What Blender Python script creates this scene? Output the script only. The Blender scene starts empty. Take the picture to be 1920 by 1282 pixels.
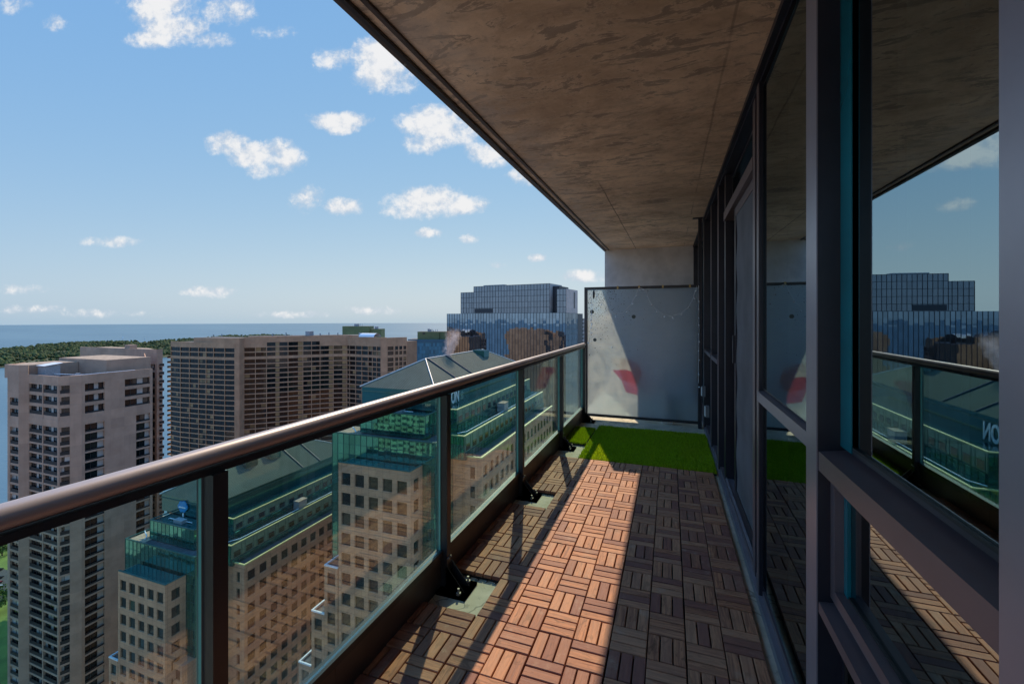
import bpy, bmesh, math, random
from mathutils import Vector, Matrix

random.seed(7)
rnd = random.random
def ru(a, b): return a + (b - a) * random.random()
SC = bpy.context.scene
COL = SC.collection
R = math.radians

# ---------------------------------------------------------------- camera
YAW = 0.34849
CAM = Vector((0.088, -2.275, 1.359))
FPX, HORIZ = 815.0, 598.0            # focal length and horizon row of the 1920 px wide photograph
cd = bpy.data.cameras.new("camera")
cam = bpy.data.objects.new("camera", cd)
COL.objects.link(cam)
cam.location = CAM
cam.rotation_euler = (R(90), 0, YAW)
cd.sensor_width = 36.0
cd.lens = 36.0 * FPX / 1920.0
cd.shift_y = -(641.0 - HORIZ) / 1920.0
cd.clip_start = 0.05
cd.clip_end = 60000.0
SC.camera = cam

# ---------------------------------------------------------------- sun, sky, exposure
SUN_TO = Vector((-0.36, 1.15, 1.0)).normalized()      # direction towards the sun
SUN_EL = math.asin(SUN_TO.z)
SUN_AZ = math.atan2(SUN_TO.x, SUN_TO.y)               # from +Y, clockwise
sd = bpy.data.lights.new("sun", 'SUN')
sd.energy = 3.6
sd.angle = R(0.5)
sd.color = (1.0, 0.79, 0.54)
sun = bpy.data.objects.new("sun", sd)
COL.objects.link(sun)
sun.rotation_euler = (-SUN_TO).to_track_quat('-Z', 'Y').to_euler()
sun.location = (-20, 60, 60)

SC.view_settings.view_transform = 'Standard'
SC.view_settings.look = 'None'
SC.view_settings.gamma = 1.0
EXPO = 0.5
SC.view_settings.exposure = EXPO
SC.view_settings.use_curve_mapping = False
SC.cycles.max_bounces = 10
SC.cycles.diffuse_bounces = 5
SC.cycles.glossy_bounces = 6
SC.cycles.transparent_max_bounces = 24
SC.cycles.transmission_bounces = 8
SC.cycles.caustics_reflective = False
SC.cycles.caustics_refractive = False
SC.cycles.sample_clamp_indirect = 6.0

# small node helpers
class NT:
    def __init__(s, tree):
        s.t = tree; s.n = tree.nodes; s.l = tree.links
    def node(s, kind, **kw):
        nd = s.n.new(kind)
        for k, v in kw.items(): setattr(nd, k, v)
        return nd
    def link(s, a, b): s.l.new(a, b)
    def val(s, sock, v):
        if hasattr(v, 'is_output') or isinstance(v, bpy.types.NodeSocket): s.l.new(v, sock)
        else: sock.default_value = v
    def math(s, op, a, b=0.0, c=None, clamp=False):
        nd = s.n.new('ShaderNodeMath'); nd.operation = op; nd.use_clamp = clamp
        s.val(nd.inputs[0], a); s.val(nd.inputs[1], b)
        if c is not None: s.val(nd.inputs[2], c)
        return nd.outputs[0]
    def mixc(s, fac, a, b, blend='MIX'):
        nd = s.n.new('ShaderNodeMix'); nd.data_type = 'RGBA'; nd.blend_type = blend
        s.val(nd.inputs[0], fac)
        for i, v in ((6, a), (7, b)):
            if isinstance(v, bpy.types.NodeSocket): s.l.new(v, nd.inputs[i])
            else: nd.inputs[i].default_value = (v[0], v[1], v[2], 1.0)
        return nd.outputs[2]
    def ramp(s, fac, a, b, smooth=True):
        nd = s.n.new('ShaderNodeMapRange'); nd.clamp = True
        nd.interpolation_type = 'SMOOTHSTEP' if smooth else 'LINEAR'
        s.val(nd.inputs[0], fac); nd.inputs[1].default_value = a; nd.inputs[2].default_value = b
        return nd.outputs[0]
    def noise(s, vec, scale, detail=4.0, rough=0.55, dist=0.0, dims='3D'):
        nd = s.n.new('ShaderNodeTexNoise'); nd.noise_dimensions = dims
        if vec is not None: s.l.new(vec, nd.inputs['Vector'])
        nd.inputs['Scale'].default_value = scale; nd.inputs['Detail'].default_value = detail
        nd.inputs['Roughness'].default_value = rough; nd.inputs['Distortion'].default_value = dist
        return nd.outputs[0]
    def mapping(s, vec, scale=(1, 1, 1), loc=(0, 0, 0), rot=(0, 0, 0)):
        nd = s.n.new('ShaderNodeMapping'); s.l.new(vec, nd.inputs[0])
        nd.inputs['Location'].default_value = loc; nd.inputs['Rotation'].default_value = rot
        nd.inputs['Scale'].default_value = scale
        return nd.outputs[0]

# ---- world: Nishita sky with fair-weather clouds at fixed directions
world = bpy.data.worlds.new("World")
SC.world = world
world.use_nodes = True
W = NT(world.node_tree)
W.n.clear()
out = W.node('ShaderNodeOutputWorld')
bg = W.node('ShaderNodeBackground')
W.link(bg.outputs[0], out.inputs[0])
SKY_STRENGTH = 0.12
bg.inputs[1].default_value = SKY_STRENGTH
sky = W.node('ShaderNodeTexSky')
sky.sky_type = 'NISHITA'
sky.sun_disc = False
sky.sun_elevation = SUN_EL
sky.sun_rotation = SUN_AZ
sky.altitude = 150.0
sky.air_density = 1.0
sky.dust_density = 0.0
sky.ozone_density = 2.5
geo = W.node('ShaderNodeTexCoord')
dirv = geo.outputs['Generated']
# clouds live on a gnomonic chart of the sky centred on the compass heading YAW
rotn = W.node('ShaderNodeVectorRotate', rotation_type='Z_AXIS')
W.link(dirv, rotn.inputs[0]); rotn.inputs['Angle'].default_value = -YAW
sep = W.node('ShaderNodeSeparateXYZ'); W.link(rotn.outputs[0], sep.inputs[0])
ysafe = W.math('MAXIMUM', sep.outputs[1], 0.05)
U = W.math('DIVIDE', sep.outputs[0], ysafe)
V = W.math('DIVIDE', sep.outputs[2], ysafe)
cmb = W.node('ShaderNodeCombineXYZ'); W.link(U, cmb.inputs[0]); W.link(V, cmb.inputs[1])
uv = cmb.outputs[0]
n_big = W.noise(uv, 14.0, 9.0, 0.62)
n_small = W.noise(uv, 52.0, 10.0, 0.68, 0.4)
CLOUDS = [  # centre u, v, radius u, v, strength
    (300, 0, 80, 60, 1), (322, 55, 70, 34, 1), (285, 72, 55, 20, .9), (430, 22, 52, 30, .62), (395, 75, 50, 14, .45),
    (520, 60, 40, 14, .4), (105, 45, 26, 14, .35), (30, 10, 30, 20, .35),
    (628, 110, 42, 26, .8), (712, 112, 66, 52, 1.05), (722, 150, 62, 30, .9),
    (636, 228, 60, 20, 1), (640, 238, 40, 16, .9), (808, 232, 68, 38, 1.1), (845, 252, 60, 26, .9), (800, 268, 56, 22, .8), (880, 235, 40, 22, .6),
    (424, 270, 42, 26, 1), (480, 292, 60, 26, .95), (525, 292, 52, 34, 1), (508, 316, 46, 18, .7),
    (925, 290, 50, 26, .9), (885, 280, 20, 14, .5), (800, 378, 80, 34, 1.1), (865, 384, 56, 20, .9), (770, 395, 50, 18, .8),
    (643, 388, 40, 20, 1), (573, 375, 34, 22, .42), (803, 437, 30, 11, .85), (878, 448, 18, 8, .4), (1004, 484, 24, 9, .8), (932, 497, 14, 7, .45),
    (392, 547, 50, 13, .8), (212, 453, 48, 10, .45), (30, 542, 60, 10, .42), (1100, 518, 50, 14, .75), (990, 330, 40, 20, .8),
    (700, 582, 60, 8, .45), (560, 590, 70, 7, .4), (210, 588, 80, 8, .35), (60, 580, 60, 7, .35),
    (1290, 300, 110, 45, 1), (1420, 150, 120, 60, 1), (-150, 240, 90, 40, 1), (-320, 420, 120, 30, .9),
]
tot = None
for (cx, cy, rx, ry, st) in CLOUDS:
    cu, cv = (cx - 960) / FPX, (HORIZ - cy) / FPX
    du = W.math('MULTIPLY_ADD', U, FPX / rx, -cu * FPX / rx)
    dv = W.math('MULTIPLY_ADD', V, FPX / ry, -cv * FPX / ry)
    r2 = W.math('ADD', W.math('MULTIPLY', du, du), W.math('MULTIPLY', dv, dv))
    f = W.math('MULTIPLY_ADD', r2, -st, st)          # st*(1-r^2)
    tot = f if tot is None else W.math('SMOOTH_MAX', tot, f, 0.15)
tot = W.math('MAXIMUM', tot, -1.2)
den = W.math('ADD', tot, W.math('MULTIPLY_ADD', n_big, 2.7, -1.18))
den = W.math('ADD', den, W.math('MULTIPLY_ADD', n_small, 1.3, -0.65))
mask = W.ramp(den, 0.0, 1.15)
front = W.ramp(sep.outputs[1], 0.05, 0.2)
mask = W.math('MULTIPLY', mask, front)
wd = W.node('ShaderNodeSeparateXYZ'); W.link(dirv, wd.inputs[0])
el = W.math('ARCSINE', wd.outputs[2])
# the photograph's sky is far flatter than the physical one: compress it per channel, with a pale band low down
ssep = W.node('ShaderNodeSeparateColor'); W.link(sky.outputs[0], ssep.inputs[0])
scmb = W.node('ShaderNodeCombineColor')
low = W.math('POWER', 2.718, W.math('MULTIPLY', W.math('MAXIMUM', el, 0.0), -1 / 0.06))
# high sky and sky behind the viewer are boosted, out of view, to lift shade
fill = W.math('MULTIPLY', W.math('MULTIPLY_ADD', W.ramp(el, 0.60, 0.95), 0.9, 1.0), W.math('MULTIPLY_ADD', W.ramp(wd.outputs[1], -0.1, -0.6), 0.4, 1.0))
KS = 1.0 / (SKY_STRENGTH * 2 ** EXPO)
for i_, (a_, g_, h_) in enumerate(((-1.852, 0.753, -0.692), (-1.221, 0.401, -0.211), (-0.322, 0.032, -0.114))):
    pw = W.math('POWER', W.math('MAXIMUM', ssep.outputs[i_], 0.001), g_)
    pw = W.math('MULTIPLY', pw, fill)
    W.link(W.math('MULTIPLY', W.math('MULTIPLY', pw, math.exp(a_) * KS), W.math('POWER', math.exp(h_), low)), scmb.inputs[i_])
# bases away from the sun are greyer: compare the billows with themselves a little nearer the sun
n_off = W.noise(W.mapping(uv, (1, 1, 1), (0.008, 0.016, 0)), 14.0, 9.0, 0.62)
relief = W.math('MULTIPLY', W.math('SUBTRACT', n_big, n_off), 5.5)
shade = W.ramp(W.math('ADD', W.math('ADD', den, relief), W.math('MULTIPLY_ADD', n_small, 1.6, -0.8)), -0.2, 1.5)
ccol = W.mixc(shade, [v * KS for v in (.60, .665, .76)], [v * KS for v in (.90, .895, .895)])
skc = W.mixc(W.math('MULTIPLY', mask, 0.95), scmb.outputs[0], ccol)
W.link(skc, bg.inputs[0])

# ---------------------------------------------------------------- materials
MATS = {}
def new_mat(name):
    m = bpy.data.materials.new(name); m.use_nodes = True
    t = NT(m.node_tree); t.n.clear()
    o = t.node('ShaderNodeOutputMaterial')
    MATS[name] = m
    return m, t, o
def principled(t, o, color, rough=0.5, metal=0.0, ior=1.5, spec=0.5):
    p = t.node('ShaderNodeBsdfPrincipled')
    t.link(p.outputs[0], o.inputs[0])
    if isinstance(color, bpy.types.NodeSocket): t.link(color, p.inputs['Base Color'])
    else: p.inputs['Base Color'].default_value = (*color, 1)
    t.val(p.inputs['Roughness'], rough)
    p.inputs['Metallic'].default_value = metal; p.inputs['IOR'].default_value = ior
    p.inputs['Specular IOR Level'].default_value = spec
    return p
def bump(t, p, h, strength=0.3, dist=0.01):
    b = t.node('ShaderNodeBump'); b.inputs['Strength'].default_value = strength
    b.inputs['Distance'].default_value = dist
    t.link(h, b.inputs['Height']); t.link(b.outputs[0], p.inputs['Normal'])
def objco(t):
    return t.node('ShaderNodeTexCoord').outputs['Object']

def plain(name, color, rough=0.5, metal=0.0, var=0.15, vscale=3.0, bmp=0.0, spec=0.5):
    m, t, o = new_mat(name)
    n = t.noise(objco(t), vscale, 5, 0.6)
    c = t.mixc(t.ramp(n, 0.3, 0.7), [v * (1 - var) for v in color], [min(1, v * (1 + var)) for v in color])
    p = principled(t, o, c, rough, metal, spec=spec)
    if bmp: bump(t, p, t.noise(objco(t), vscale * 12, 3, 0.6), bmp, 0.004)
    return m

def m_slab_floor():
    m, t, o = new_mat("worn_concrete_floor")
    co = objco(t)
    n = t.noise(co, 5, 8, 0.65); n2 = t.noise(co, 26, 5, 0.6)
    c = t.mixc(t.ramp(n, 0.35, 0.65), (0.46, 0.43, 0.30), (0.62, 0.57, 0.43))
    c = t.mixc(t.math('MULTIPLY', t.ramp(n2, 0.56, 0.7), 0.5), c, (0.20, 0.19, 0.15))
    vor = t.node('ShaderNodeTexVoronoi', feature='DISTANCE_TO_EDGE'); vor.inputs['Scale'].default_value = 2.2
    wv = t.node('ShaderNodeVectorMath', operation='ADD'); t.link(co, wv.inputs[0])
    nn = t.node('ShaderNodeTexNoise'); nn.inputs['Scale'].default_value = 6; t.link(co, nn.inputs['Vector'])
    sc = t.node('ShaderNodeVectorMath', operation='SCALE'); t.link(nn.outputs[1], sc.inputs[0]); sc.inputs['Scale'].default_value = 0.25
    t.link(sc.outputs[0], wv.inputs[1]); t.link(wv.outputs[0], vor.inputs['Vector'])
    c = t.mixc(t.math('MULTIPLY', t.ramp(vor.outputs[0], 0.012, 0.003), 0.6), c, (0.12, 0.115, 0.09))
    p = principled(t, o, c, 0.75); bump(t, p, n2, 0.35, 0.004)
def m_soffit():
    m, t, o = new_mat("soffit_concrete")
    co = objco(t)
    base = t.noise(co, 1.1, 9, 0.68, 0.6)
    c = t.mixc(t.ramp(base, 0.36, 0.64), (0.48, 0.35, 0.235), (0.80, 0.63, 0.45))
    # mould-oil smears dragged across the slab, with ragged edges
    st = t.mapping(co, (0.9, 2.3, 1.0), rot=(0, 0, R(20)))
    sm = t.noise(st, 3.1, 12, 0.74, 1.2)
    big = t.noise(co, 0.9, 3, 0.5)
    fray = t.noise(t.mapping(co, (14, 34, 20), rot=(0, 0, R(20))), 1.0, 6, 0.7)
    sm = t.math('ADD', sm, t.math('MULTIPLY_ADD', fray, 0.20, -0.10))
    st2 = t.noise(t.mapping(co, (3.0, 9.0, 1), rot=(0, 0, R(14))), 1.0, 9, 0.72, 0.8)
    smear = t.math('MULTIPLY', t.ramp(sm, 0.525, 0.565), t.ramp(big, 0.36, 0.52))
    c = t.mixc(t.math('MULTIPLY', t.math('MULTIPLY', t.ramp(st2, 0.50, 0.62), t.ramp(big, 0.62, 0.44)), 0.35), c, (0.24, 0.20, 0.165))
    c = t.mixc(t.math('MULTIPLY', smear, 0.60), c, (0.20, 0.17, 0.145))
    edge = t.math('MULTIPLY', t.ramp(sm, 0.48, 0.52), t.ramp(sm, 0.56, 0.525))
    c = t.mixc(t.math('MULTIPLY', edge, 0.30), c, (0.74, 0.60, 0.44))
    fine = t.noise(co, 14, 9, 0.74)
    c = t.mixc(t.math('MULTIPLY', t.ramp(fine, 0.50, 0.68), 0.5), c, (0.27, 0.20, 0.15))
    sx = t.node('ShaderNodeSeparateXYZ'); t.link(co, sx.inputs[0])
    # weathered pale band along the open edge
    ed = t.math('MULTIPLY', t.ramp(sx.outputs[0], -0.55, -0.9), t.ramp(t.noise(co, 5, 8, 0.7), 0.4, 0.62))
    c = t.mixc(t.math('MULTIPLY', ed, 0.5), c, (0.50, 0.45, 0.40))
    # formwork joints running along the slab and across it, broken by patching
    wob = t.math('MULTIPLY_ADD', t.noise(co, 3.0, 4), 0.02, -0.01)
    for xx, w, k, lo, hi in ((-0.52, 0.004, 0.75, 0.44, 0.50), (0.33, 0.004, 0.4, 0.42, 0.52)):
        dx = t.math('ABSOLUTE', t.math('ADD', t.math('ADD', sx.outputs[0], -xx), wob))
        ln = t.math('MULTIPLY', t.ramp(dx, w * 2.2, w * 0.6), t.ramp(t.noise(co, 1.1 + xx, 2), lo, hi))
        c = t.mixc(t.math('MULTIPLY', ln, k), c, (0.10, 0.08, 0.065))
    for yy in (1.4, 4.0, -1.0):
        dy = t.math('ABSOLUTE', t.math('ADD', t.math('ADD', sx.outputs[1], -yy), wob))
        ln = t.math('MULTIPLY', t.ramp(dy, 0.010, 0.003), t.ramp(t.noise(co, 1.7, 2), 0.46, 0.54))
        c = t.mixc(t.math('MULTIPLY', ln, 0.5), c, (0.12, 0.10, 0.08))
    p = principled(t, o, c, 0.8)
    h = t.math('ADD', t.math('MULTIPLY', sm, 0.6), t.math('MULTIPLY', fine, 0.4))
    bump(t, p, h, 0.35, 0.012)
def m_wood(name, rot):
    m, t, o = new_mat(name)
    co = objco(t)
    g = t.node('ShaderNodeNewGeometry')
    rnd_i = g.outputs['Random Per Island']
    off = t.node('ShaderNodeCombineXYZ'); t.link(t.math('MULTIPLY', rnd_i, 37.0), off.inputs[0]); t.link(t.math('MULTIPLY', rnd_i, 91.0), off.inputs[1]); t.link(t.math('MULTIPLY', rnd_i, 13.0), off.inputs[2])
    ad = t.node('ShaderNodeVectorMath', operation='ADD'); t.link(co, ad.inputs[0]); t.link(off.outputs[0], ad.inputs[1])
    sc = (7, 95, 20) if rot == 'x' else (95, 7, 20)
    gr = t.noise(t.mapping(ad.outputs[0], sc), 1.0, 6, 0.65, 0.6)
    kn = t.noise(t.mapping(ad.outputs[0], (14, 32, 9) if rot == 'x' else (32, 14, 9)), 1.0, 3, 0.5, 1.2)
    c = t.mixc(t.ramp(gr, 0.34, 0.66), (0.215, 0.078, 0.047), (0.54, 0.228, 0.114))
    c = t.mixc(t.math('MULTIPLY', t.ramp(kn, 0.55, 0.70), 0.75), c, (0.13, 0.052, 0.026))
    c = t.mixc(t.math('MULTIPLY', t.ramp(rnd_i, 0.0, 1.0, False), 0.55), c, (0.57, 0.29, 0.165))
    r2 = t.node('ShaderNodeTexWhiteNoise', noise_dimensions='1D'); t.link(rnd_i, r2.inputs['W'])
    c = t.mixc(t.math('MULTIPLY', t.ramp(r2.outputs[0], 0.40, 1.0), 0.80), c, (0.195, 0.072, 0.062))
    ws = t.noise(t.mapping(ad.outputs[0], (6, 6, 6)), 1.0, 6, 0.7)
    c = t.mixc(t.math('MULTIPLY', t.ramp(ws, 0.55, 0.75), 0.5), c, (0.48, 0.335, 0.24))
    p = principled(t, o, c, t.math('MULTIPLY_ADD', gr, 0.2, 0.50), spec=0.22)
    bump(t, p, gr, 0.6, 0.004)
def m_glass_rail():
    m, t, o = new_mat("railing_glass")
    fr = t.node('ShaderNodeFresnel'); fr.inputs[0].default_value = 1.5
    tr = t.node('ShaderNodeBsdfTransparent'); tr.inputs[0].default_value = (0.815, 0.955, 0.92, 1)
    gl = t.node('ShaderNodeBsdfGlossy'); gl.inputs['Roughness'].default_value = 0.0; gl.inputs[0].default_value = (1, 1, 1, 1)
    mx = t.node('ShaderNodeMixShader')
    t.link(t.math('MULTIPLY', fr.outputs[0], 0.34), mx.inputs[0]); t.link(tr.outputs[0], mx.inputs[1]); t.link(gl.outputs[0], mx.inputs[2])
    # a dusty film with rain streaks, thicker along the bottom
    co = objco(t)
    n = t.noise(t.mapping(co, (30, 9, 1.2)), 1.0, 6, 0.65)
    sx = t.node('ShaderNodeSeparateXYZ'); t.link(co, sx.inputs[0])
    d = t.math('MULTIPLY', t.ramp(n, 0.45, 0.85), t.math('MULTIPLY_ADD', t.ramp(sx.outputs[2], 0.55, 0.14), 0.10, 0.035))
    df = t.node('ShaderNodeBsdfDiffuse'); df.inputs[0].default_value = (0.62, 0.70, 0.68, 1)
    tl = t.node('ShaderNodeBsdfTranslucent'); tl.inputs[0].default_value = (0.62, 0.72, 0.70, 1)
    m2 = t.node('ShaderNodeMixShader'); m2.inputs[0].default_value = 0.5
    t.link(df.outputs[0], m2.inputs[1]); t.link(tl.outputs[0], m2.inputs[2])
    m3 = t.node('ShaderNodeMixShader'); t.link(d, m3.inputs[0]); t.link(mx.outputs[0], m3.inputs[1]); t.link(m2.outputs[0], m3.inputs[2])
    t.link(m3.outputs[0], o.inputs[0])
def m_glass_edge():
    m, t, o = new_mat("glass_edge")
    principled(t, o, (0.16, 0.46, 0.40), 0.15)
def m_window():
    m, t, o = new_mat("window_glass")
    fr = t.node('ShaderNodeFresnel'); fr.inputs[0].default_value = 5.4
    tr = t.node('ShaderNodeBsdfTransparent'); tr.inputs[0].default_value = (0.30, 0.47, 0.44, 1)
    gl = t.node('ShaderNodeBsdfGlossy'); gl.inputs['Roughness'].default_value = 0.0; gl.inputs[0].default_value = (0.70, 0.92, 1.0, 1)
    mx = t.node('ShaderNodeMixShader'); t.link(fr.outputs[0], mx.inputs[0]); t.link(tr.outputs[0], mx.inputs[1]); t.link(gl.outputs[0], mx.inputs[2])
    t.link(mx.outputs[0], o.inputs[0])
def m_frost():
    m, t, o = new_mat("frosted_glass")
    co = objco(t)
    n = t.noise(co, 3.0, 7, 0.65); n2 = t.noise(t.mapping(co, (3, 1, 11)), 1.0, 6, 0.6, 1.2)
    dirt = t.math('ADD', t.math('MULTIPLY', n, 0.6), t.math('MULTIPLY', n2, 0.4))
    tl = t.node('ShaderNodeBsdfTranslucent')
    t.link(t.mixc(t.ramp(dirt, 0.35, 0.65), (0.76, 0.83, 0.86), (0.93, 0.96, 0.96)), tl.inputs[0])
    df = t.node('ShaderNodeBsdfDiffuse'); df.inputs[0].default_value = (0.34, 0.42, 0.52, 1)
    rf = t.node('ShaderNodeBsdfRefraction'); rf.inputs['Roughness'].default_value = 0.40; rf.inputs['IOR'].default_value = 1.10
    rf.inputs[0].default_value = (0.72, 0.84, 0.92, 1)
    gl = t.node('ShaderNodeBsdfGlossy'); gl.inputs['Roughness'].default_value = 0.22
    a = t.node('ShaderNodeMixShader'); a.inputs[0].default_value = 0.30
    t.link(tl.outputs[0], a.inputs[1]); t.link(df.outputs[0], a.inputs[2])
    b = t.node('ShaderNodeMixShader')
    blot = t.noise(t.mapping(co, (2.2, 1, 1.6), rot=(0, R(25), 0)), 1.0, 8, 0.68, 1.5)
    sp = t.noise(co, 160, 2, 0.5)
    t.link(t.math('ADD', t.math('MULTIPLY_ADD', t.ramp(blot, 0.30, 0.70), 0.34, 0.40), t.math('MULTIPLY', t.ramp(sp, 0.62, 0.75), -0.22)), b.inputs[0])
    t.link(a.outputs[0], b.inputs[1]); t.link(rf.outputs[0], b.inputs[2])
    c = t.node('ShaderNodeMixShader'); c.inputs[0].default_value = 0.05
    t.link(b.outputs[0], c.inputs[1]); t.link(gl.outputs[0], c.inputs[2])
    t.link(c.outputs[0], o.inputs[0])
def m_turf():
    m, t, o = new_mat("artificial_turf")
    g = t.node('ShaderNodeNewGeometry'); ri = g.outputs['Random Per Island']
    c = t.mixc(ri, (0.22, 0.34, 0.006), (0.52, 0.70, 0.02))
    n = t.noise(objco(t), 3.5, 5, 0.6)
    c = t.mixc(t.math('MULTIPLY', t.ramp(n, 0.5, 0.72), 0.4), c, (0.42, 0.50, 0.02))
    p = principled(t, o, c, 0.5, spec=0.3)
    tl = t.node('ShaderNodeBsdfTranslucent'); t.link(c, tl.inputs[0])
    mx = t.node('ShaderNodeMixShader'); mx.inputs[0].default_value = 0.4
    t.link(p.outputs[0], mx.inputs[1]); t.link(tl.outputs[0], mx.inputs[2]); t.link(mx.outputs[0], o.inputs[0])
def m_panel(name, c1, c2, sx, sz, joint=(0.12, 0.10, 0.09), rough=0.75, jw=0.02, streak=0.35, jstr=0.55):
    """cladding panels or cast concrete with joints; pattern wraps vertical faces"""
    m, t, o = new_mat(name)
    co = objco(t)
    s = t.node('ShaderNodeSeparateXYZ'); t.link(co, s.inputs[0])
    hx = t.math('ADD', s.outputs[0], s.outputs[1])
    n = t.noise(co, 0.25, 6, 0.65)
    c = t.mixc(t.ramp(n, 0.3, 0.7), c1, c2)
    stv = t.noise(t.mapping(co, (0.9, 0.9, 0.06)), 1.0, 6, 0.65)
    c = t.mixc(t.math('MULTIPLY', t.ramp(stv, 0.5, 0.75), streak), c, [v * 0.55 for v in c1])
    br = t.node('ShaderNodeTexBrick'); br.offset = 0.0
    cv = t.node('ShaderNodeCombineXYZ'); t.link(hx, cv.inputs[0]); t.link(s.outputs[2], cv.inputs[1])
    t.link(cv.outputs[0], br.inputs['Vector'])
    br.inputs['Scale'].default_value = 1.0; br.inputs['Brick Width'].default_value = sx; br.inputs['Row Height'].default_value = sz
    br.inputs['Mortar Size'].default_value = jw; br.inputs['Mortar Smooth'].default_value = 0.2
    br.inputs['Color1'].default_value = (0.90, 0.90, 0.90, 1); br.inputs['Color2'].default_value = (1.08, 1.06, 1.04, 1); br.inputs['Mortar'].default_value = (1, 1, 1, 1)
    c = t.mixc(1.0, c, br.outputs[0], 'MULTIPLY')
    c = t.mixc(t.math('MULTIPLY', br.outputs[1], jstr), c, joint)
    principled(t, o, c, rough, spec=0.3)
def m_reflect(name, col, rough=0.03, metal=0.85, var=0.5):
    """mirror-coated curtain-wall glass, each pane its own tint"""
    m, t, o = new_mat(name)
    g = t.node('ShaderNodeNewGeometry'); ri = g.outputs['Random Per Island']
    c = t.mixc(ri, [v * (1 - var) for v in col], [min(1, v * (1 + var * 0.5)) for v in col])
    principled(t, o, c, rough, metal)
def m_flatwin(name, dark, light, thr, rough=0.05):
    """apartment window pane; some have drawn blinds, slab block ones a painted warm reflection"""
    m, t, o = new_mat(name)
    g = t.node('ShaderNodeNewGeometry'); ri = g.outputs['Random Per Island']
    wn = t.node('ShaderNodeTexWhiteNoise', noise_dimensions='1D'); t.link(ri, wn.inputs['W'])
    c = t.mixc(t.math('GREATER_THAN', ri, thr), dark, light)
    c = t.mixc(1.0, c, t.mixc(wn.outputs[0], (0.35, 0.35, 0.35), (1.1, 1.1, 1.1)), 'MULTIPLY')
    p = principled(t, o, c, rough, spec=0.5)
def m_cloth(name, col):
    m, t, o = new_mat(name)
    d = t.node('ShaderNodeBsdfDiffuse'); d.inputs[0].default_value = (*col, 1)
    tl = t.node('ShaderNodeBsdfTranslucent'); tl.inputs[0].default_value = (*col, 1)
    mx = t.node('ShaderNodeMixShader'); mx.inputs[0].default_value = 0.6
    t.link(d.outputs[0], mx.inputs[1]); t.link(tl.outputs[0], mx.inputs[2]); t.link(mx.outputs[0], o.inputs[0])
def m_water():
    m, t, o = new_mat("lake_water")
    co = objco(t)
    n = t.noise(t.mapping(co, (0.05, 0.11, 0.1), rot=(0, 0, R(35))), 1.0, 9, 0.6)
    big = t.noise(t.mapping(co, (0.0006, 0.002, 1), rot=(0, 0, R(20))), 1.0, 5, 0.6)
    c = t.mixc(t.ramp(big, 0.3, 0.7), (0.055, 0.125, 0.175), (0.085, 0.165, 0.21))
    p = principled(t, o, c, 0.30, ior=1.33, spec=0.22)
    bump(t, p, n, 0.35, 1.2)
def m_leaf(name, c1, c2):
    m, t, o = new_mat(name)
    g = t.node('ShaderNodeNewGeometry'); ri = g.outputs['Random Per Island']
    n = t.noise(objco(t), 0.05, 5, 0.6)
    c = t.mixc(ri, c1, c2)
    c = t.mixc(t.ramp(n, 0.42, 0.62), c, [v * 0.6 for v in c1])
    p = principled(t, o, c, 0.8, spec=0.2)
def m_smoke():
    m, t, o = new_mat("steam")
    co = objco(t)
    v = t.node('ShaderNodeVolumePrincipled')
    v.inputs['Color'].default_value = (0.93, 0.82, 0.84, 1); v.inputs['Anisotropy'].default_value = 0.2
    n = t.noise(co, 0.75, 5, 0.6, 0.5)
    s = t.node('ShaderNodeSeparateXYZ'); t.link(co, s.inputs[0])
    # plume leans with height and widens
    px_ = t.math('MULTIPLY_ADD', s.outputs[2], 0.10, 0.2)
    dx = t.math('SUBTRACT', s.outputs[0], px_)
    py_ = t.math('MULTIPLY_ADD', s.outputs[2], 0.55, 0.0)
    dy = t.math('SUBTRACT', s.outputs[1], py_)
    wd_ = t.math('MULTIPLY_ADD', s.outputs[2], 0.28, 1.25)
    rr = t.math('DIVIDE', t.math('SQRT', t.math('ADD', t.math('MULTIPLY', dx, dx), t.math('MULTIPLY', dy, dy))), wd_)
    fall = t.math('SUBTRACT', 1.0, rr)
    top = t.ramp(s.outputs[2], 8.5, 2.5)
    d = t.math('ADD', fall, t.math('MULTIPLY_ADD', n, 3.0, -1.65))
    d = t.math('MULTIPLY', t.math('MULTIPLY', t.math('MAXIMUM', d, 0.0), top), t.ramp(rr, 1.5, 1.0))
    t.link(t.math('MULTIPLY', d, 0.9), v.inputs['Density'])
    t.link(v.outputs[0], o.inputs['Volume'])

m_slab_floor(); m_soffit(); m_wood("wood_across", 'x'); m_wood("wood_along", 'y'); m_glass_rail(); m_glass_edge(); m_window(); m_frost(); m_turf()
plain("teal_reflection", (0.004, 0.13, 0.16), 0.25, 0.0, 0.35, 1.2)  # flat teal standing in for a reflection in the near window
plain("black_plastic", (0.012, 0.011, 0.011), 0.55)
plain("dark_metal", (0.020, 0.020, 0.024), 0.38, 0.0, 0.2, 6)
plain("bronze_metal", (0.44, 0.395, 0.405), 0.36, 0.15, 0.08, 4, spec=0.6)
plain("fascia_metal", (0.075, 0.060, 0.055), 0.42, 0.2, 0.15, 5)
plain("frame_black", (0.016, 0.017, 0.026), 0.36, 0.0, 0.2, 5)
plain("frame_bronze", (0.15, 0.12, 0.13), 0.36, 0.35, 0.10, 4)
plain("frame_light", (0.26, 0.25, 0.29), 0.34, 0.45, 0.10, 4)
plain("galvanised", (0.26, 0.25, 0.235), 0.6, 0.6)
plain("wall_concrete", (0.50, 0.49, 0.475), 0.85, 0.0, 0.16, 2.4, 0.25)
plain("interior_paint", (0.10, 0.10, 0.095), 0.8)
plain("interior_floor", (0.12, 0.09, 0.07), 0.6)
plain("curtain_cloth", (0.30, 0.36, 0.32), 0.9)
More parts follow.
